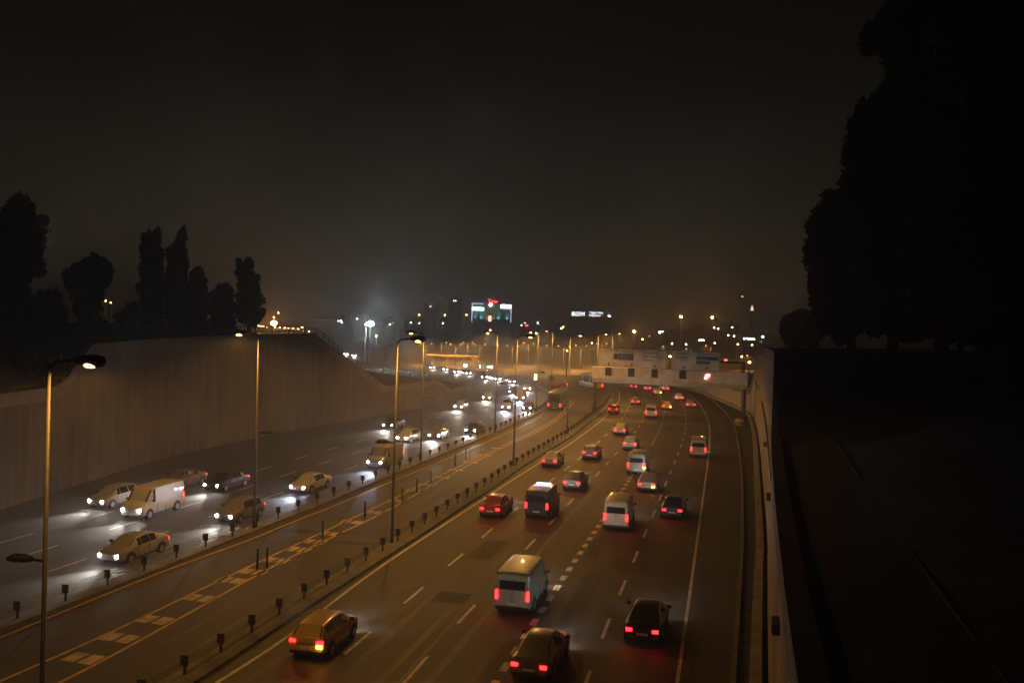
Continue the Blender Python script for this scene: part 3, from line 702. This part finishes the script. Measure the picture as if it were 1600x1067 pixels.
def vehicle(kind, paint, p, q, label, group, facing, hm='head_lens', beam=1, ind=0, extra=None):
    """p = photo pixel midway between the lamps that show, q = a second pixel further along its lane."""
    key = (kind,paint,hm); K = KINDS[kind]
    zl = K['tl'][2] if facing=='away' else K['hl'][2]
    a = G(*p, zl); b = G(*q, zl); dirv = (b-a); dirv.z = 0; dirv.normalize()
    if facing == 'away': fw = dirv if dirv.y > 0 else -dirv; yoff = K['tl'][0]
    else: fw = -dirv if dirv.y > 0 else dirv; yoff = K['hl'][0]
    c = Vector((a.x,a.y,0)) - fw*yoff
    if key not in PROTO:
        PROTO[key] = root = make_vehicle(kind,paint,hm)
    else:
        root = copy_tree(PROTO[key])
        for ch in kids(root):
            if ch.name.split('.')[0] in ('headlight_beam','indicator','roof_light','taxi_light'):
                bpy.data.objects.remove(ch)
    root.location = c; root.rotation_euler = (0,0,math.atan2(fw.y,fw.x)-PI/2)
    tag(root,label,{'car':'car','van':'van','minibus':'minibus','bus':'bus'}[kind_names[kind]],group)
    y,x,z = K['hl']
    if beam:
        col = (1,.93,.82) if hm=='head_lens' else (.75,.84,1)
        l = spot(root,'headlight_beam',(0,y+.16,z),beam,col,66,1.0,(0,1,-.03),.10)
    if ind:
        y,x,z = K['tl']; m = MB(); m.box(ind*(x)-.13,ind*x+.13,y-.05,y-.0,z-.24,z-.10); m.build('indicator','indicator',root)
    if extra == 'blue':
        m = MB(); zt_ = K['st'][3][5]; m.box(-.55,.55,-.15,.15,zt_+.01,zt_+.15); m.build('roof_light','blue_bar',root,bevel=.03)
    return root
GA, GT = 'vehicles driving away with red tail lights', 'vehicles coming towards the camera with headlights on'
AWAY = [
 ('sedan','black',(1003,985),(1036,890),'black saloon car nearest the camera in the rightmost lane',{}),
 ('van','teal',(800,930),(884,826),'pale greenish white van in the second lane from the dense dashes',{}),
 ('sedan','grey',(826,1040),(848,1008),'grey saloon car at the bottom edge in the middle lane',{}),
 ('hatch','yellow',(478,1002),(544,951),'yellow hatchback signalling right beside the left edge line',dict(ind=1)),
 ('sedan','red',(765,795),(850,730),'red saloon car in the left lane below the lamp column pair',{}),
 ('sedan','silver',(858,720),(925,668),'silver saloon car in the left lane beside the rail end',{}),
 ('van','navy',(838,790),(892,740),'dark blue van carrying a blue roof light bar',dict(extra='blue')),
 ('van','white',(962,808),(993,750),'white van alone in the lane right of the dense dashes',{}),
 ('sedan','silver',(1010,757),(1022,733),'silver car with its right indicator flashing, ahead of the white van',dict(ind=1)),
 ('sedan','navy',(1050,797),(1070,740),'dark blue saloon car in the lane next to the solid edge line',{}),
 ('van','beige',(1091,702),(1093,672),'beige van close to the curve of the solid edge line',{}),
 ('van','silver',(994,727),(1022,692),'silver van with its right indicator flashing in the middle lane',dict(ind=1)),
 ('hatch','white',(984,693),(1012,658),'white hatchback between the silver van and the gantry',{}),
 ('hatch','grey',(921,707),(958,675),'grey hatchback left of the white hatchback',{}),
 ('sedan','beige',(968,672),(986,651),'beige saloon car left of the road centre before the gantry',{}),
 ('van','white',(1017,644),(1018,621),'white van passing under the middle of the gantry',{}),
 ('hatch','red',(958,639),(968,627),'red hatchback beneath the left end of the gantry',{}),
 ('sedan','grey',(993,627),(996,617),'grey saloon car just beyond the gantry, left lane',{}),
 ('hatch','yellow',(1042,634),(1042,624),'yellow hatchback just right of the white van under the gantry',dict(ind=1)),
 ('sedan','silver',(1080,632),(1070,620),'silver saloon car on the outer bend beyond the gantry',{}),
 ('sedan','white',(1062,621),(1052,613),'white saloon car on the bend ahead of the silver one',{}),
 ('hatch','silver',(1028,612),(1020,606),'silver hatchback in the queue on the far bend',dict(ind=1)),
 ('sedan','red',(1012,606),(1002,601),'red saloon car in the queue on the far bend',{}),
 ('hatch','white',(1040,606),(1028,601),'white hatchback on the outside of the queue on the far bend',{}),
 ('sedan','black',(990,603),(980,599),'black saloon car leading the queue on the far bend',{}),
 ('sedan','grey',(893,754),(921,728),'grey saloon car in the second lane, left of the silver van',{}),
]
for i,(k,pt,p,q,lab,kw) in enumerate(AWAY):
    vehicle(k,pt,p,q,lab,GA,'away',beam=450 if p[1]>650 else 500,**kw)
vehicle('bus','green',(866,633),(878,624),'green city bus on the centre road between the guard rails',GA,'away',beam=200)
vehicle('bus','red',(868,616),(882,609),'red city bus ahead of the green one on the centre road',GA,'away',beam=200)
vehicle('bus','beige',(935,602),(915,597),'pale bus turning left behind the gantry post',GA,'away',beam=200)
TOW = [
 ('hatch','silver',(150,783),(316,741),'silver hatchback nearest the ribbed wall, leftmost of the oncoming cars','head_lens'),
 ('sedan','grey',(262,755),(316,741),'grey saloon car near the ribbed wall, behind the silver hatchback','head_lens'),
 ('van','white',(205,797),(352,752),'white van in the middle oncoming lane close to the camera','head_lens'),
 ('sedan','black',(330,758),(360,750),'black saloon car following the white van','head_lens'),
 ('sedan','silver',(170,868),(475,765),'silver saloon car beside the guard rail, nearest of the oncoming cars','head_lens'),
 ('hatch','grey',(350,806),(475,765),'grey hatchback beside the guard rail, second oncoming in its lane','head_lens'),
 ('sedan','white',(465,761),(660,698),'white saloon car beside the guard rail with bluish headlights','head_blue'),
 ('van','silver',(585,722),(660,698),'silver van beside the guard rail with bluish headlights','head_blue'),
 ('sedan','navy',(606,664),(655,651),'navy saloon car in the lane nearest the wall past the lamp columns','head_lens'),
 ('hatch','white',(628,684),(700,664),'white hatchback in the middle oncoming lane past the lamp columns','head_lens'),
 ('sedan','grey',(678,680),(715,664),'grey saloon car behind the white hatchback','head_lens'),
 ('sedan','black',(735,672),(778,655),'black saloon car beside the rail before the bright bend','head_lens'),
 ('hatch','silver',(716,635),(742,626),'silver hatchback by the end of the ribbed wall','head_lens'),
 ('sedan','white',(760,621),(768,613),'white saloon car turning out of the bend, inner lane','head_lens'),
 ('sedan','grey',(801,612),(800,604),'grey saloon car facing straight on in the bend','head_blue'),
 ('hatch','silver',(790,636),(812,622),'silver hatchback in the bright bend','head_blue'),
 ('van','white',(812,621),(822,611),'white van in the bright bend','head_blue'),
 ('sedan','black',(823,637),(838,623),'black saloon car on the outside of the bright bend','head_lens'),
 ('sedan','silver',(824,607),(818,600),'silver saloon car entering the bright bend','head_lens'),
 ('hatch','grey',(800,596),(785,593),'grey hatchback on the far stretch before the bend','head_lens'),
 ('sedan','white',(778,592),(760,589),'white saloon car on the far stretch left of the bend','head_lens'),
 ('van','grey',(757,589),(740,586),'grey van on the far stretch left of the bend','head_lens'),
 ('sedan','black',(732,583),(712,580),'black saloon car on the far stretch below the stair ramp','head_lens'),
 ('hatch','white',(713,581),(695,578),'white hatchback on the far stretch below the overpass deck','head_lens'),
 ('sedan','grey',(696,577),(680,575),'grey saloon car on the far stretch, left of the overpass piers','head_lens'),
 ('sedan','white',(541,553),(530,551),'white saloon car with headlights seen just over the sloping left railing','head_lens'),
 ('hatch','silver',(553,555.5),(541,553),'silver hatchback with headlights beside the sloping left railing','head_lens'),
 ('sedan','silver',(675,574),(660,572),'silver saloon car at the left end of the far stretch','head_lens'),
]
for (k,pt,p,q,lab,hm) in TOW:
    vehicle(k,pt,p,q,lab,GT,'toward',hm=hm,beam=2100 if p[1]>650 else 2800)

# ------------------------------------------------------------------ trees
def leaves(clumps, n, size):
    """clumps: (x,y,z,rx,ry,rz); n faces in all, more on the outside of each clump."""
    C = np.array(clumps); ex = []
    for c in C:
        for _ in range(11):
            d = rng.normal(size=3); d /= np.linalg.norm(d); f = rng.uniform(.16,.36)
            e = c[:3]+d*c[3:]*rng.uniform(.86,1.06); ex.append([*e, c[3]*f, c[4]*f, max(c[5]*f, c[3]*f)*rng.uniform(.8,1.5)])
    C = np.concatenate([C, np.array(ex)]); vol = (C[:,3]*C[:,4]*C[:,5])**.75; pr = vol/vol.sum()
    idx = rng.choice(len(C), n, p=pr)
    d = rng.normal(size=(n,3)); d /= np.linalg.norm(d,axis=1)[:,None]
    r = rng.uniform(.25,1.08,n)**.55
    far = rng.random(n) < .07; r[far] *= rng.uniform(1.03,1.16,far.sum())
    P = C[idx,:3] + d*C[idx,3:]*r[:,None]
    a = rng.normal(size=(n,3)); a /= np.linalg.norm(a,axis=1)[:,None]
    b = np.cross(a, rng.normal(size=(n,3))); b /= np.linalg.norm(b,axis=1)[:,None]
    s = size*rng.uniform(.5,1.3,n)[:,None]
    V = np.stack([P-a*s, P+b*s*.55, P+a*s*1.1, P-b*s*.55],1).reshape(-1,3)
    return V
def tree(name, base, clumps, n, size, label, group, m='leaf', trunk=.25, cat='tree'):
    root = empty(name, base, label=label, cat=cat, group=group)
    V = leaves(clumps, n, size); me = bpy.data.meshes.new('crown')
    N = len(V)//4; me.vertices.add(len(V)); me.vertices.foreach_set('co', V.ravel())
    me.loops.add(N*4); me.loops.foreach_set('vertex_index', np.arange(N*4)); me.polygons.add(N)
    me.polygons.foreach_set('loop_start', np.arange(0,N*4,4)); me.polygons.foreach_set('loop_total', np.full(N,4))
    me.update(calc_edges=True); me.materials.append(MAT[m])
    o = bpy.data.objects.new('crown', me); COL.objects.link(o); o.parent = root
    top = max(c[2] for c in clumps); mm = MB()
    mm.tube([(0,0,-.4),(0,0,top*.35),(trunk*.4,0,top*.8)],[trunk,trunk*.8,trunk*.3],8)
    for c in clumps[::2]:
        mm.tube([(0,0,max(.3,c[2]*.45)),(c[0]*.5,c[1]*.5,c[2]*.75),(c[0],c[1],c[2])],[trunk*.4,trunk*.25,trunk*.1],5)
    mm.build('trunk','bark',root,smooth=True)
    return root
def silh(u0_, vbase, d, blobs, name, label, group, dens=1, size=.23, m='leaf_dark', gz_=None, trunk=.25):
    """blobs: photo ellipses (u, v, ru, rv) that outline the crown; each gets real depth at distance d."""
    b = D(u0_,vbase,d); 
    if gz_ is not None: b.z = gz_
    k = d/FPX; cl = []
    for (u,v,ru,rv) in blobs:
        p = D(u,v,d)-b; cl.append((p.x, rng.uniform(-.25,.25)*ru*k, p.z, ru*k, max(ru*k*.9,.5), rv*k))
    area = sum(c[3]*c[5] for c in cl)
    return tree(name, b, cl, int(min(34000, max(2500, dens*area*560))), size, label, group, m, trunk)
GLT = 'trees on the left embankment'
def col(u, top, bot, w, n, jit=.25, taper=True):
    o = []
    for i in range(n):
        t = i/(n-1); v = top+(bot-top)*t
        ww = w*(.35+.65*min(1,(t*2.2)**.8)) if taper else w
        o.append((u+random.uniform(-jit,jit)*w, v, ww*random.uniform(.75,1.08), (bot-top)/n*1.1))
    return o
silh(25,520,85,[(32,325,18,22),(25,345,28,24),(38,358,30,24),(15,375,38,30),(35,390,30,26),(10,410,45,26),(28,432,22,20),(20,455,24,24),(5,470,35,30),(20,490,30,18)],'conifer_tree','largest dark tree at the left edge with a ragged bulging crown',GLT,1.6)
silh(136,515,92,[(128,424,16,16),(148,414,18,13),(162,426,14,18),(113,432,14,16),(138,440,30,20),(135,460,26,20),(136,480,20,20),(140,500,16,14)],'broadleaf_tree','broad crown tree with a flat wide top beside the largest tree',GLT,1.7)
silh(239,510,96,[(226,385,5,16),(233,378,6,14),(245,372,6,14),(238,400,17,22),(238,425,18,24),(238,450,19,24),(237,475,19,22),(238,495,18,14)],'cypress_tree','tall cypress with three tips, left one of the close pair',GLT,1.8)
silh(277,508,97,[(286,368,6,12),(281,382,9,12),(275,397,14,16),(278,418,16,20),(276,440,17,22),(276,462,18,22),(277,485,18,20)],'cypress_tree','tall cypress leaning right, right one of the close pair',GLT,1.8)
silh(309,510,99,[(309,426,8,10),(309,440,13,16),(309,462,15,20),(309,485,14,20),(309,500,13,10)],'cypress_tree','medium slim cypress right of the tall pair',GLT,1.7)
silh(347,512,101,[(348,452,12,9),(345,466,19,16),(349,484,20,16),(348,500,17,10)],'broadleaf_tree','low rounded tree between two cypresses',GLT,1.7)
silh(389,512,103,[(374,412,5,8),(390,412,7,9),(382,425,13,13),(389,445,17,20),(390,468,18,20),(391,490,21,16),(408,468,5,4),(410,487,5,5)],'cypress_tree','ragged cypress with two tips, rightmost on the embankment',GLT,1.8)
silh(60,515,100,[(50,480,18,18),(70,470,14,16),(86,465,12,14),(90,488,16,18),(62,500,26,12)],'shrub','dark bush between the two largest left trees',GLT,1.3)
silh(208,505,110,[(206,482,10,9),(196,496,16,8),(214,494,12,9)],'shrub','small bush left of the cypress pair',GLT,1.3)
# hedge along the bank behind the railing
for i,(u,w,lab) in enumerate(((40,50,'dark hedge bush at the left end behind the railing'),(130,42,'dark hedge bush under the broad crown tree'),(200,38,'dark hedge bush left below the cypress pair'),(262,34,'dark hedge bush below the cypress pair'),(330,32,'dark hedge bush under the low rounded tree'))):
    d = 92+i*4
    silh(u,530,d,[(u-w*.7,516,w*.5,10),(u,512,w*.5,11),(u+w*.7,515,w*.5,10)],'shrub',lab,'hedge bushes behind the left railing',1.0,.22)
# tangle in front of the low left wall section (dark bank)
for i,(u,v,lab) in enumerate(((15,585,'dark scrub on the bank at the far left, lower one'),(75,578,'dark scrub on the bank above the low wall section'))):
    silh(u,605,70,[(u-25,v,26,22),(u+8,v,22,18)],'shrub',lab,'scrub on the left bank',1.0,.25)
GRT = 'black trees on the right hillside'
silh(1330,530,66,[(1312,322,26,22),(1335,312,22,16),(1296,350,30,34),(1290,395,32,40),(1296,440,32,40),(1308,480,28,34),(1318,510,20,22),(1350,400,50,90),(1350,480,45,40)],'conifer_tree','lowest of the dark right hand trees, its crown bulging to the left',GRT,1.5,.34,gz_=13.2,trunk=.35)
silh(1395,530,58,[(1362,200,26,30),(1345,240,26,34),(1350,290,36,40),(1390,180,36,40),(1400,260,60,80),(1400,360,60,90),(1410,450,60,70)],'conifer_tree','dark right hand tree rising behind the lowest one',GRT,1.2,.36,gz_=13.2,trunk=.4)
silh(1470,540,50,[(1378,52,26,22),(1360,70,12,12),(1405,40,24,22),(1440,10,36,40),(1425,90,32,34),(1450,60,60,60),(1420,140,26,40),(1460,180,60,80),(1470,280,70,90),(1480,400,70,90),(1440,-40,30,40),(1500,-60,60,70)],'conifer_tree','tallest dark right hand tree running past the top of the frame',GRT,1.1,.38,gz_=13,trunk=.45)
silh(1570,560,44,[(1560,-20,80,90),(1550,100,80,90),(1570,230,90,90),(1570,360,90,90),(1580,470,80,70)],'conifer_tree','dark tree filling the upper right corner',GRT,1.0,.4,gz_=12.8,trunk=.45)
silh(1500,545,60,[(1500,460,80,60),(1430,480,60,50),(1540,500,90,40)],'shrub','black undergrowth bush beneath the tallest right hand trees',GRT,1.1,.36,gz_=13.1)
silh(1248,545,130,[(1236,505,16,14),(1254,498,18,14),(1262,520,22,20),(1240,525,18,16),(1275,510,14,20)],'broadleaf_tree','faint low tree above the end of the right wall',GRT,1.3,.35,gz_=13)
# bare dark branches against the right wall
def branch(label, pts, r):
    m = MB(); m.tube(pts,[r,r*.8,r*.5][:len(pts)] if len(pts)<=3 else [r*(1-.6*i/(len(pts)-1)) for i in range(len(pts))],6)
    tag(m.build('drain_pipe','darkmetal'),label,'pipe')
def onwall(u, v, lift=.12):
    dd = ray(u,v); best = None
    for a,b in zip(RWB,RWB[1:]):
        e = b-a; den = dd.x*e.y-dd.y*e.x
        if abs(den) < 1e-9: continue
        t = (a.x*e.y-a.y*e.x)/den; s = (dd.x*t-a.x)/e.x if abs(e.x)>abs(e.y) else (dd.y*t-a.y)/e.y
        if t > 0 and -.01 <= s <= 1.01 and (best is None or t < best[0]): best = (t,e)
    if best is None: return None
    t,e = best; n = Vector((-e.y,e.x,0)).normalized(); return Vector((dd.x*t,dd.y*t,CAMZ+dd.z*t))+n*lift
for lab,pl in (('dark drain pipe slanting down the right wall',[(1192,628),(1198,660),(1203,700),(1208,750)]),('short dark pipe high on the right wall near its far end',[(1177,592),(1184,603),(1188,606)])):
    P = [onwall(*q) for q in pl]; P = [p for p in P if p]
    if len(P) > 1: branch(lab,P,.09)
for lab,(u,v) in (('small metal box light on the right wall near the bottom of the frame',(1222,978)),('small metal box light on the right wall halfway up',(1206,776)),('farthest small metal box light on the right wall',(1199,694))):
    p = onwall(u,v,.0)
    if p:
        r = empty('wall_box',p,-.26,label=lab,cat='wall light',group='box lights on the right wall')
        m = MB(); m.box(-.30,.05,-.45,.45,-.16,.16); m.build('housing','galv',r,bevel=.02)
        m = MB(); m.box(-.315,-.30,-.38,.38,-.11,.11); m.build('cover','darkmetal',r)
# yellow roadside barrel light with a bent post near the gantry foot
p = G(1155,664); r = empty('crash_cushion',p,-.3,label='rounded yellow crash cushion at the foot of the gantry',cat='crash cushion')
m = MB(); m.tube([(0,0,0),(0,0,.95)],[.75,.7],14); m.build('barrel','yellowpaint',r,bevel=.05)
m = MB(); m.tube([(0,0,.25),(0,0,.45)],.77,14); m.build('band','trim',r)
p = G(1158,645); r = empty('roadside_lamp',p,0,label='slim pale post with a small lit head near the gantry foot',cat='street lamp')
m = MB(); m.tube([(0,0,0),(0,0,4.1)],.06,6); m.build('pole','galv',r)
m = MB(); m.add([(-.35,0,4.1),(.35,0,4.1),(0,0,4.7),(-.35,.06,4.1),(.35,.06,4.1),(0,.06,4.7)],[(0,1,2),(5,4,3),(0,3,4,1),(1,4,5,2),(2,5,3,0)]); m.build('sign_plate','paint',r)
# round sign backs
p = G(861,617); r = empty('traffic_sign',p,0,label='round dark traffic sign on a slim post at the curve',cat='traffic sign')
m = MB(); m.tube([(0,0,0),(0,0,3.6)],.06,6); m.build('post','galv',r)
m = MB(); m.tube([(0,-.1,3.4),(0,-.04,3.4)],.62,20); m.build('disc','panel',r)
p = G(836,622); r = empty('lit_sign',p,0,label='small lit yellow box sign above the bright bend',cat='sign')
m = MB(); m.tube([(0,0,0),(0,0,3.6)],.05,6); m.build('post','galv',r)
m = MB(); m.box(-.28,.28,-.15,.15,3.6,4.7); m.build('lit_box','bright_yellow',r,bevel=.03)
p = D(989,600,230); r = empty('beacon',(p.x,p.y,0),0,label='round yellow beacon lamp under the left half of the gantry',cat='beacon')
m = MB(); m.tube([(0,0,0),(0,0,max(.5,p.z-.4))],.06,6); m.build('post','galv',r)
m = MB(); m.ball((0,0,max(.8,p.z)),.42,12,8); m.build('lamp_globe','bright_yellow',r,smooth=True)

# ------------------------------------------------------------------ far stretch: overpass deck with stair ramp, kiosks, tents
o0 = D(664,572,300); o0.z = 0
r = empty('overpass',o0,0,label='low yellow lit overpass deck on piers with a sloping stair ramp',cat='overpass')
k = 300/FPX
m = MB(); m.box(0,82*k,0,5,2.7,3.3); m.build('deck','yellowwall',r,bevel=.05)
for u in (9,34,58):
    m = MB(); m.box(u*k,(u+3)*k,1,4,-.1,2.69); m.build('pier','yellowwall',r)
m = MB(); m.add([(70*k,-.4,3.3),(76*k,-.4,3.3),(92*k,-.4,0),(80*k,-.4,0),(70*k,3,3.3),(76*k,3,3.3),(92*k,3,0),(80*k,3,0)],[(0,1,2,3),(4,7,6,5),(0,4,5,1),(1,5,6,2),(2,6,7,3),(3,7,4,0)]); m.build('stair_ramp','yellowwall',r)
m = MB()
for i in range(28): m.box(i*3*k,i*3*k+.06,-.05,.0,3.3,4.2)
m.box(0,82*k,-.06,.0,4.2,4.27); m.build('railing','darkmetal',r)
spot(r,'deck_light',(40*k,-3,6),1500,SOD,150,.5,(0,1,-.5))
for (u,v,w,h,mm,lab) in ((727,571,5,5,'panel_white','small lit white kiosk under the stair ramp'),(750,575,2,6,'panel_white','narrow lit post panel left of the kiosks'),(763,575,5,6,'signlit','teal lit kiosk window right of the stair ramp'),(768,575,3,7,'panel_white','thin white lit kiosk beside the teal one')):
    p = D(u,v,285); r = empty('kiosk',(p.x,p.y,0),0,label=lab,cat='kiosk',group='lit kiosks at the far junction'); k = 285/FPX
    m = MB(); m.box(-w*k/2-.3,w*k/2+.3,0,2.2,0,max(1.5,p.z+h*k/2+.3)); m.build('hut','facade_mid',r)
    m = MB(); m.box(-w*k/2,w*k/2,-.05,-.003,max(.2,p.z-h*k/2),max(1,p.z+h*k/2)); m.build('lit_window',mm,r)

# ------------------------------------------------------------------ city beyond
def block(u0_,u1_,vtop,d,label,lights=(),m='facade_dark',depth=14,base=0,cols=None):
    a = D(u0_,vtop,d); b = D(u1_,vtop,d); w = b.x-a.x; H = a.z-base
    root = empty('apartment_building',(a.x,d,base),0,label=label,cat='building',group='dark blocks of the far city')
    mm = MB(); mm.box(0,w,0,depth,-1,H); mm.build('wall',m,root)
    mm = MB(); mm.box(-.4,w+.4,-.4,depth+.4,H+.003,H+.5); rf = mm.build('roof','roof',root)
    mm = MB(); mm.box(w*.4,w*.4+2,depth*.4,depth*.4+2,H+.5,H+2.4); mm.build('stair_head',m,rf)
    nf = max(1,int(H//3.1)); nc = max(2,int(w//4)); pr = MB(); pr.box(-.65,.65,-.06,.05,-.7,.7); first=None
    lit = [(D(u,v,d)-a) for u,v,_ in lights]
    count = 0
    for fl_ in range(nf):
        for c in range(nc):
            x = w*(c+.5)/nc; z = 1.6+fl_*3.1
            if z > H-1 or count >= 60: continue
            if any(abs(x-q.x)<1.6 and abs(z-(q.z+H))<1.8 for q in lit): continue
            count += 1
            if first is None: first = pr.build('window','win_dark',root); o = first
            else: o = first.copy(); COL.objects.link(o); o.parent = root
            o.location = (x,0,z)
    for (u,v,mn),q in zip(lights,lit):
        mm = MB(); s = .42; mm.box(q.x-s,q.x+s,-.10,.04,q.z+H-s,q.z+H+s); mm.build('lit_window',mn,root)
    return root
block(520,548,497,620,'dark block left of the floodlight with a cluster of lit windows',((529,501.5,'win_white'),(533,501.5,'win_white'),(534,504,'win_white')))
block(550,572,493,640,'dark block just left of the floodlight with one lit window',((558,498,'win_white'),))
block(598,620,500,620,'dark block right of the floodlight with one lit window',((609,507,'win_white'),))
block(632,662,496,640,'dark block with two lit windows left of the office block',((642,504,'win_white'),(655,505,'win_white')))
block(664,684,475,760,'tall dark tower with one lit window near its top',((672.5,479,'win_white'),))
block(686,702,497,640,'small dark block with one lit window',((692,505,'win_white'),))
block(702,722,466,800,'tall dark tower carrying a white light strip',((709,470,'win_white'),(712,470,'win_white')))
block(812,846,502,640,'dark block on the slope with a diagonal scatter of lit windows',((802+13,508,'win_white'),(820,505,'win_white'),(832,507,'win_white'),(840,504.5,'win_white')))
block(858,884,508,560,'dark block beside the red neon with a warm lit window',((877,513,'win_warm'),(880,511,'win_warm')))
block(1040,1062,521,520,'low dark block with a pale light strip',((1050,537,'win_white'),))
block(1086,1108,520,520,'low dark block with a long lit shopfront',((1093,531.5,'win_white'),(1096,531.5,'win_white'),(1099,531.7,'win_white')))
block(1114,1134,503,560,'orange washed building right of the raised lamps',((1116,512,'win_warm'),(1122,513.5,'win_white')),m='facade_mid')
block(1136,1156,508,560,'dark block with two white lights, one above the other',((1144,511.5,'win_white'),(1147,525,'win_white'),(1138,524,'win_white')))
block(1160,1186,523,480,'low dark block with a row of small white lights',((1163,529,'win_white'),(1168,529,'win_white'),(1171,529.5,'win_white'),(1174,529.5,'win_white'),(1178,530,'win_white')))
# the lit office block
d = 600; a = D(738,474,d); b = D(799,474,d); k = d/FPX
r = empty('office_building',(a.x,d,0),0,label='floodlit teal office block with white sign panels and red roof letters',cat='building')
H = a.z; w = b.x-a.x; zlow = D(770,503,d).z
m = MB(); m.box(0,w*.33,0,16,-1,H); m.box(w*.60,w,0,16,-1,H); m.build('wall','facade_teal',r)
m = MB(); m.box(w*.335,w*.595,-1.2,14,-1,H+.8); m.build('centre_tower','facade_mid',r)
m = MB(); m.box(0,w*.30,-.5,-.05,H-4.6,H-2.6); m.build('lit_sign_panel','panel_green',r)
m = MB(); m.box(w*.73,w,-.5,-.05,H-2.6,H-.2); m.build('lit_sign_panel','panel_white',r)
m = MB(); m.box(-.15,.10,-.3,-.06,zlow,H+.2); m.build('neon_edge','neon_purple',r)
m = MB(); m.box(w-.1,w+.15,-.3,-.06,zlow,H-2.7); m.build('neon_edge','neon_purple',r)
m = MB(); m.box(.11,w*.28,-.3,-.06,H-.1,H+.15); m.build('neon_edge','neon_purple',r)
text_mesh('roof_letters','Tuzu',3.2,'neon_red',r,(w*.40,-1.3,H+.9),ext=.15)
m = MB(); m.ball((w*.47,-1.6,H-.6),.95,12,8); m.build('tower_light','whitelamp',r,smooth=True)
for fl_ in range(7):
    for x in (.06,.18,.27,.64,.75,.86,.94):
        z = zlow+1.2+fl_*2.6
        if z < H-5:
            m = MB(); m.box(w*x-.5,w*x+.5,-.045,.03,z,z+1.4); m.build('window','win_dark',r)
for x in (.08,.24,.68,.90): spot(r,'wall_light',(w*x,-1.6,zlow),2600,(.25,.95,.95),50,.8,(0,.35,1),.1)
for x in (.37,.56): spot(r,'wall_light',(w*x,-3.2,zlow-.5),2200,(.85,1,.5),55,.8,(0,.4,1),.1)
m = MB(); m.box(w*.42,w*.50,-1.35,-1.21,zlow+.3,zlow+4); m.build('entrance','sodium_door',r)
# roof sign: white letters
d = 560; a = D(893,492.5,d); k = d/FPX
r = empty('shop_building',(a.x-2,d,0),0,label='dark block carrying white illuminated roof lettering',cat='building')
m = MB(); m.box(0,68*k,0,14,-1,a.z-.6); m.build('wall','facade_dark',r)
m = MB(); m.box(0,68*k,0,.3,a.z-.59,a.z-.3); m.build('sign_frame','darkmetal',r)
text_mesh('roof_letters','BiZiM',9.0*k*.95,'letters',r,(2.0,-.2,a.z-.2),ext=.1)
text_mesh('roof_letters','Toptan Satış\nMağazaları',4.2*k,'letters',r,(2+27.5*k,-.2,a.z+1.5),ext=.08)
pr = MB(); pr.box(-.6,.6,-.06,.05,-.7,.7); first = None
for fl_ in range(6):
    for c in range(7):
        if first is None: first = pr.build('window','win_dark',r); o = first
        else: o = first.copy(); COL.objects.link(o); o.parent = r
        o.location = (2+c*3.6,0,2+fl_*2.5)
m = MB(); m.box(62*k,66*k,-.3,-.05,a.z-.2,a.z+.6); m.build('lit_strip','panel_white',r)
# red neon on a slope building
d = 520; a = D(816,506,d); k = d/FPX
r = empty('shop_building',(a.x,d,0),0,label='low dark shop with a small red neon mark on its front',cat='building')
m = MB(); m.box(0,18*k,0,10,-1,a.z); m.build('wall','facade_dark',r)
p = D(823,508.5,d); m = MB(); m.ball((p.x-a.x,-.3,p.z),.9,12,6,.55); m.build('neon_mark','neon_red',r,smooth=True)
m = MB(); m.box(-.4,18*k+.4,-.4,10.4,a.z+.003,a.z+.5); m.build('roof','roof',r)
# minaret-like lit tip far right
d = 900; p = D(1175,483,d); r = empty('tower',(p.x,d,0),0,label='far slender tower whose pale tip glows over the right wall',cat='tower')
m = MB(); m.tube([(0,0,0),(0,0,p.z-1.5)],[3,1.6],10); m.build('shaft','facade_dark',r)
m = MB(); m.tube([(0,0,p.z-1.5),(0,0,p.z+.5),(0,0,p.z+4)],[1.7,1.4,.1],10); m.build('lit_tip','sodium_door',r)
globe(1160,463,900,'sodium_far',.55,'tiny red light high over the far tower')
# distant tree masses / low hills
for (x0,x1,y,h,seed) in ((-1200,-60,1000,16,1),(-200,420,1100,20,2),(250,1500,900,14,3)):
    random.seed(seed); n = 60; vs = []; 
    for i in range(n+1):
        x = x0+(x1-x0)*i/n; e = math.sin(PI*i/n)**.5 if 0<i<n else 0
        hh = h*e*(.7+.3*math.sin(i*.37+seed)+random.uniform(-.06,.06))
        vs += [(x,y,-.2),(x,y+60,hh),(x,y+260,hh*1.3),(x,y+500,-.2)]
    fs = [(i*4+k,(i+1)*4+k,(i+1)*4+k+1,i*4+k+1) for i in range(n) for k in range(3)]
    m = MB(); m.add(vs,fs); tag(m.build('hills','turf',smooth=True), kind='structure')

# ------------------------------------------------------------------ haze
m = MB(); m.box(-2600,2600,-450,3450,-1.2,58)
hz = m.build('haze','earth'); tag(hz, kind='stuff')
hm_ = bpy.data.materials.new('haze_air'); hm_.use_nodes = True; n = hm_.node_tree; n.nodes.clear()
ho = n.nodes.new('ShaderNodeOutputMaterial'); pv = n.nodes.new('ShaderNodeVolumePrincipled')
pv.inputs['Color'].default_value = (.9,.9,.9,1); pv.inputs['Density'].default_value = .00125; pv.inputs['Anisotropy'].default_value = .45
n.links.new(pv.outputs[0], ho.inputs['Volume']); hz.data.materials.clear(); hz.data.materials.append(hm_)
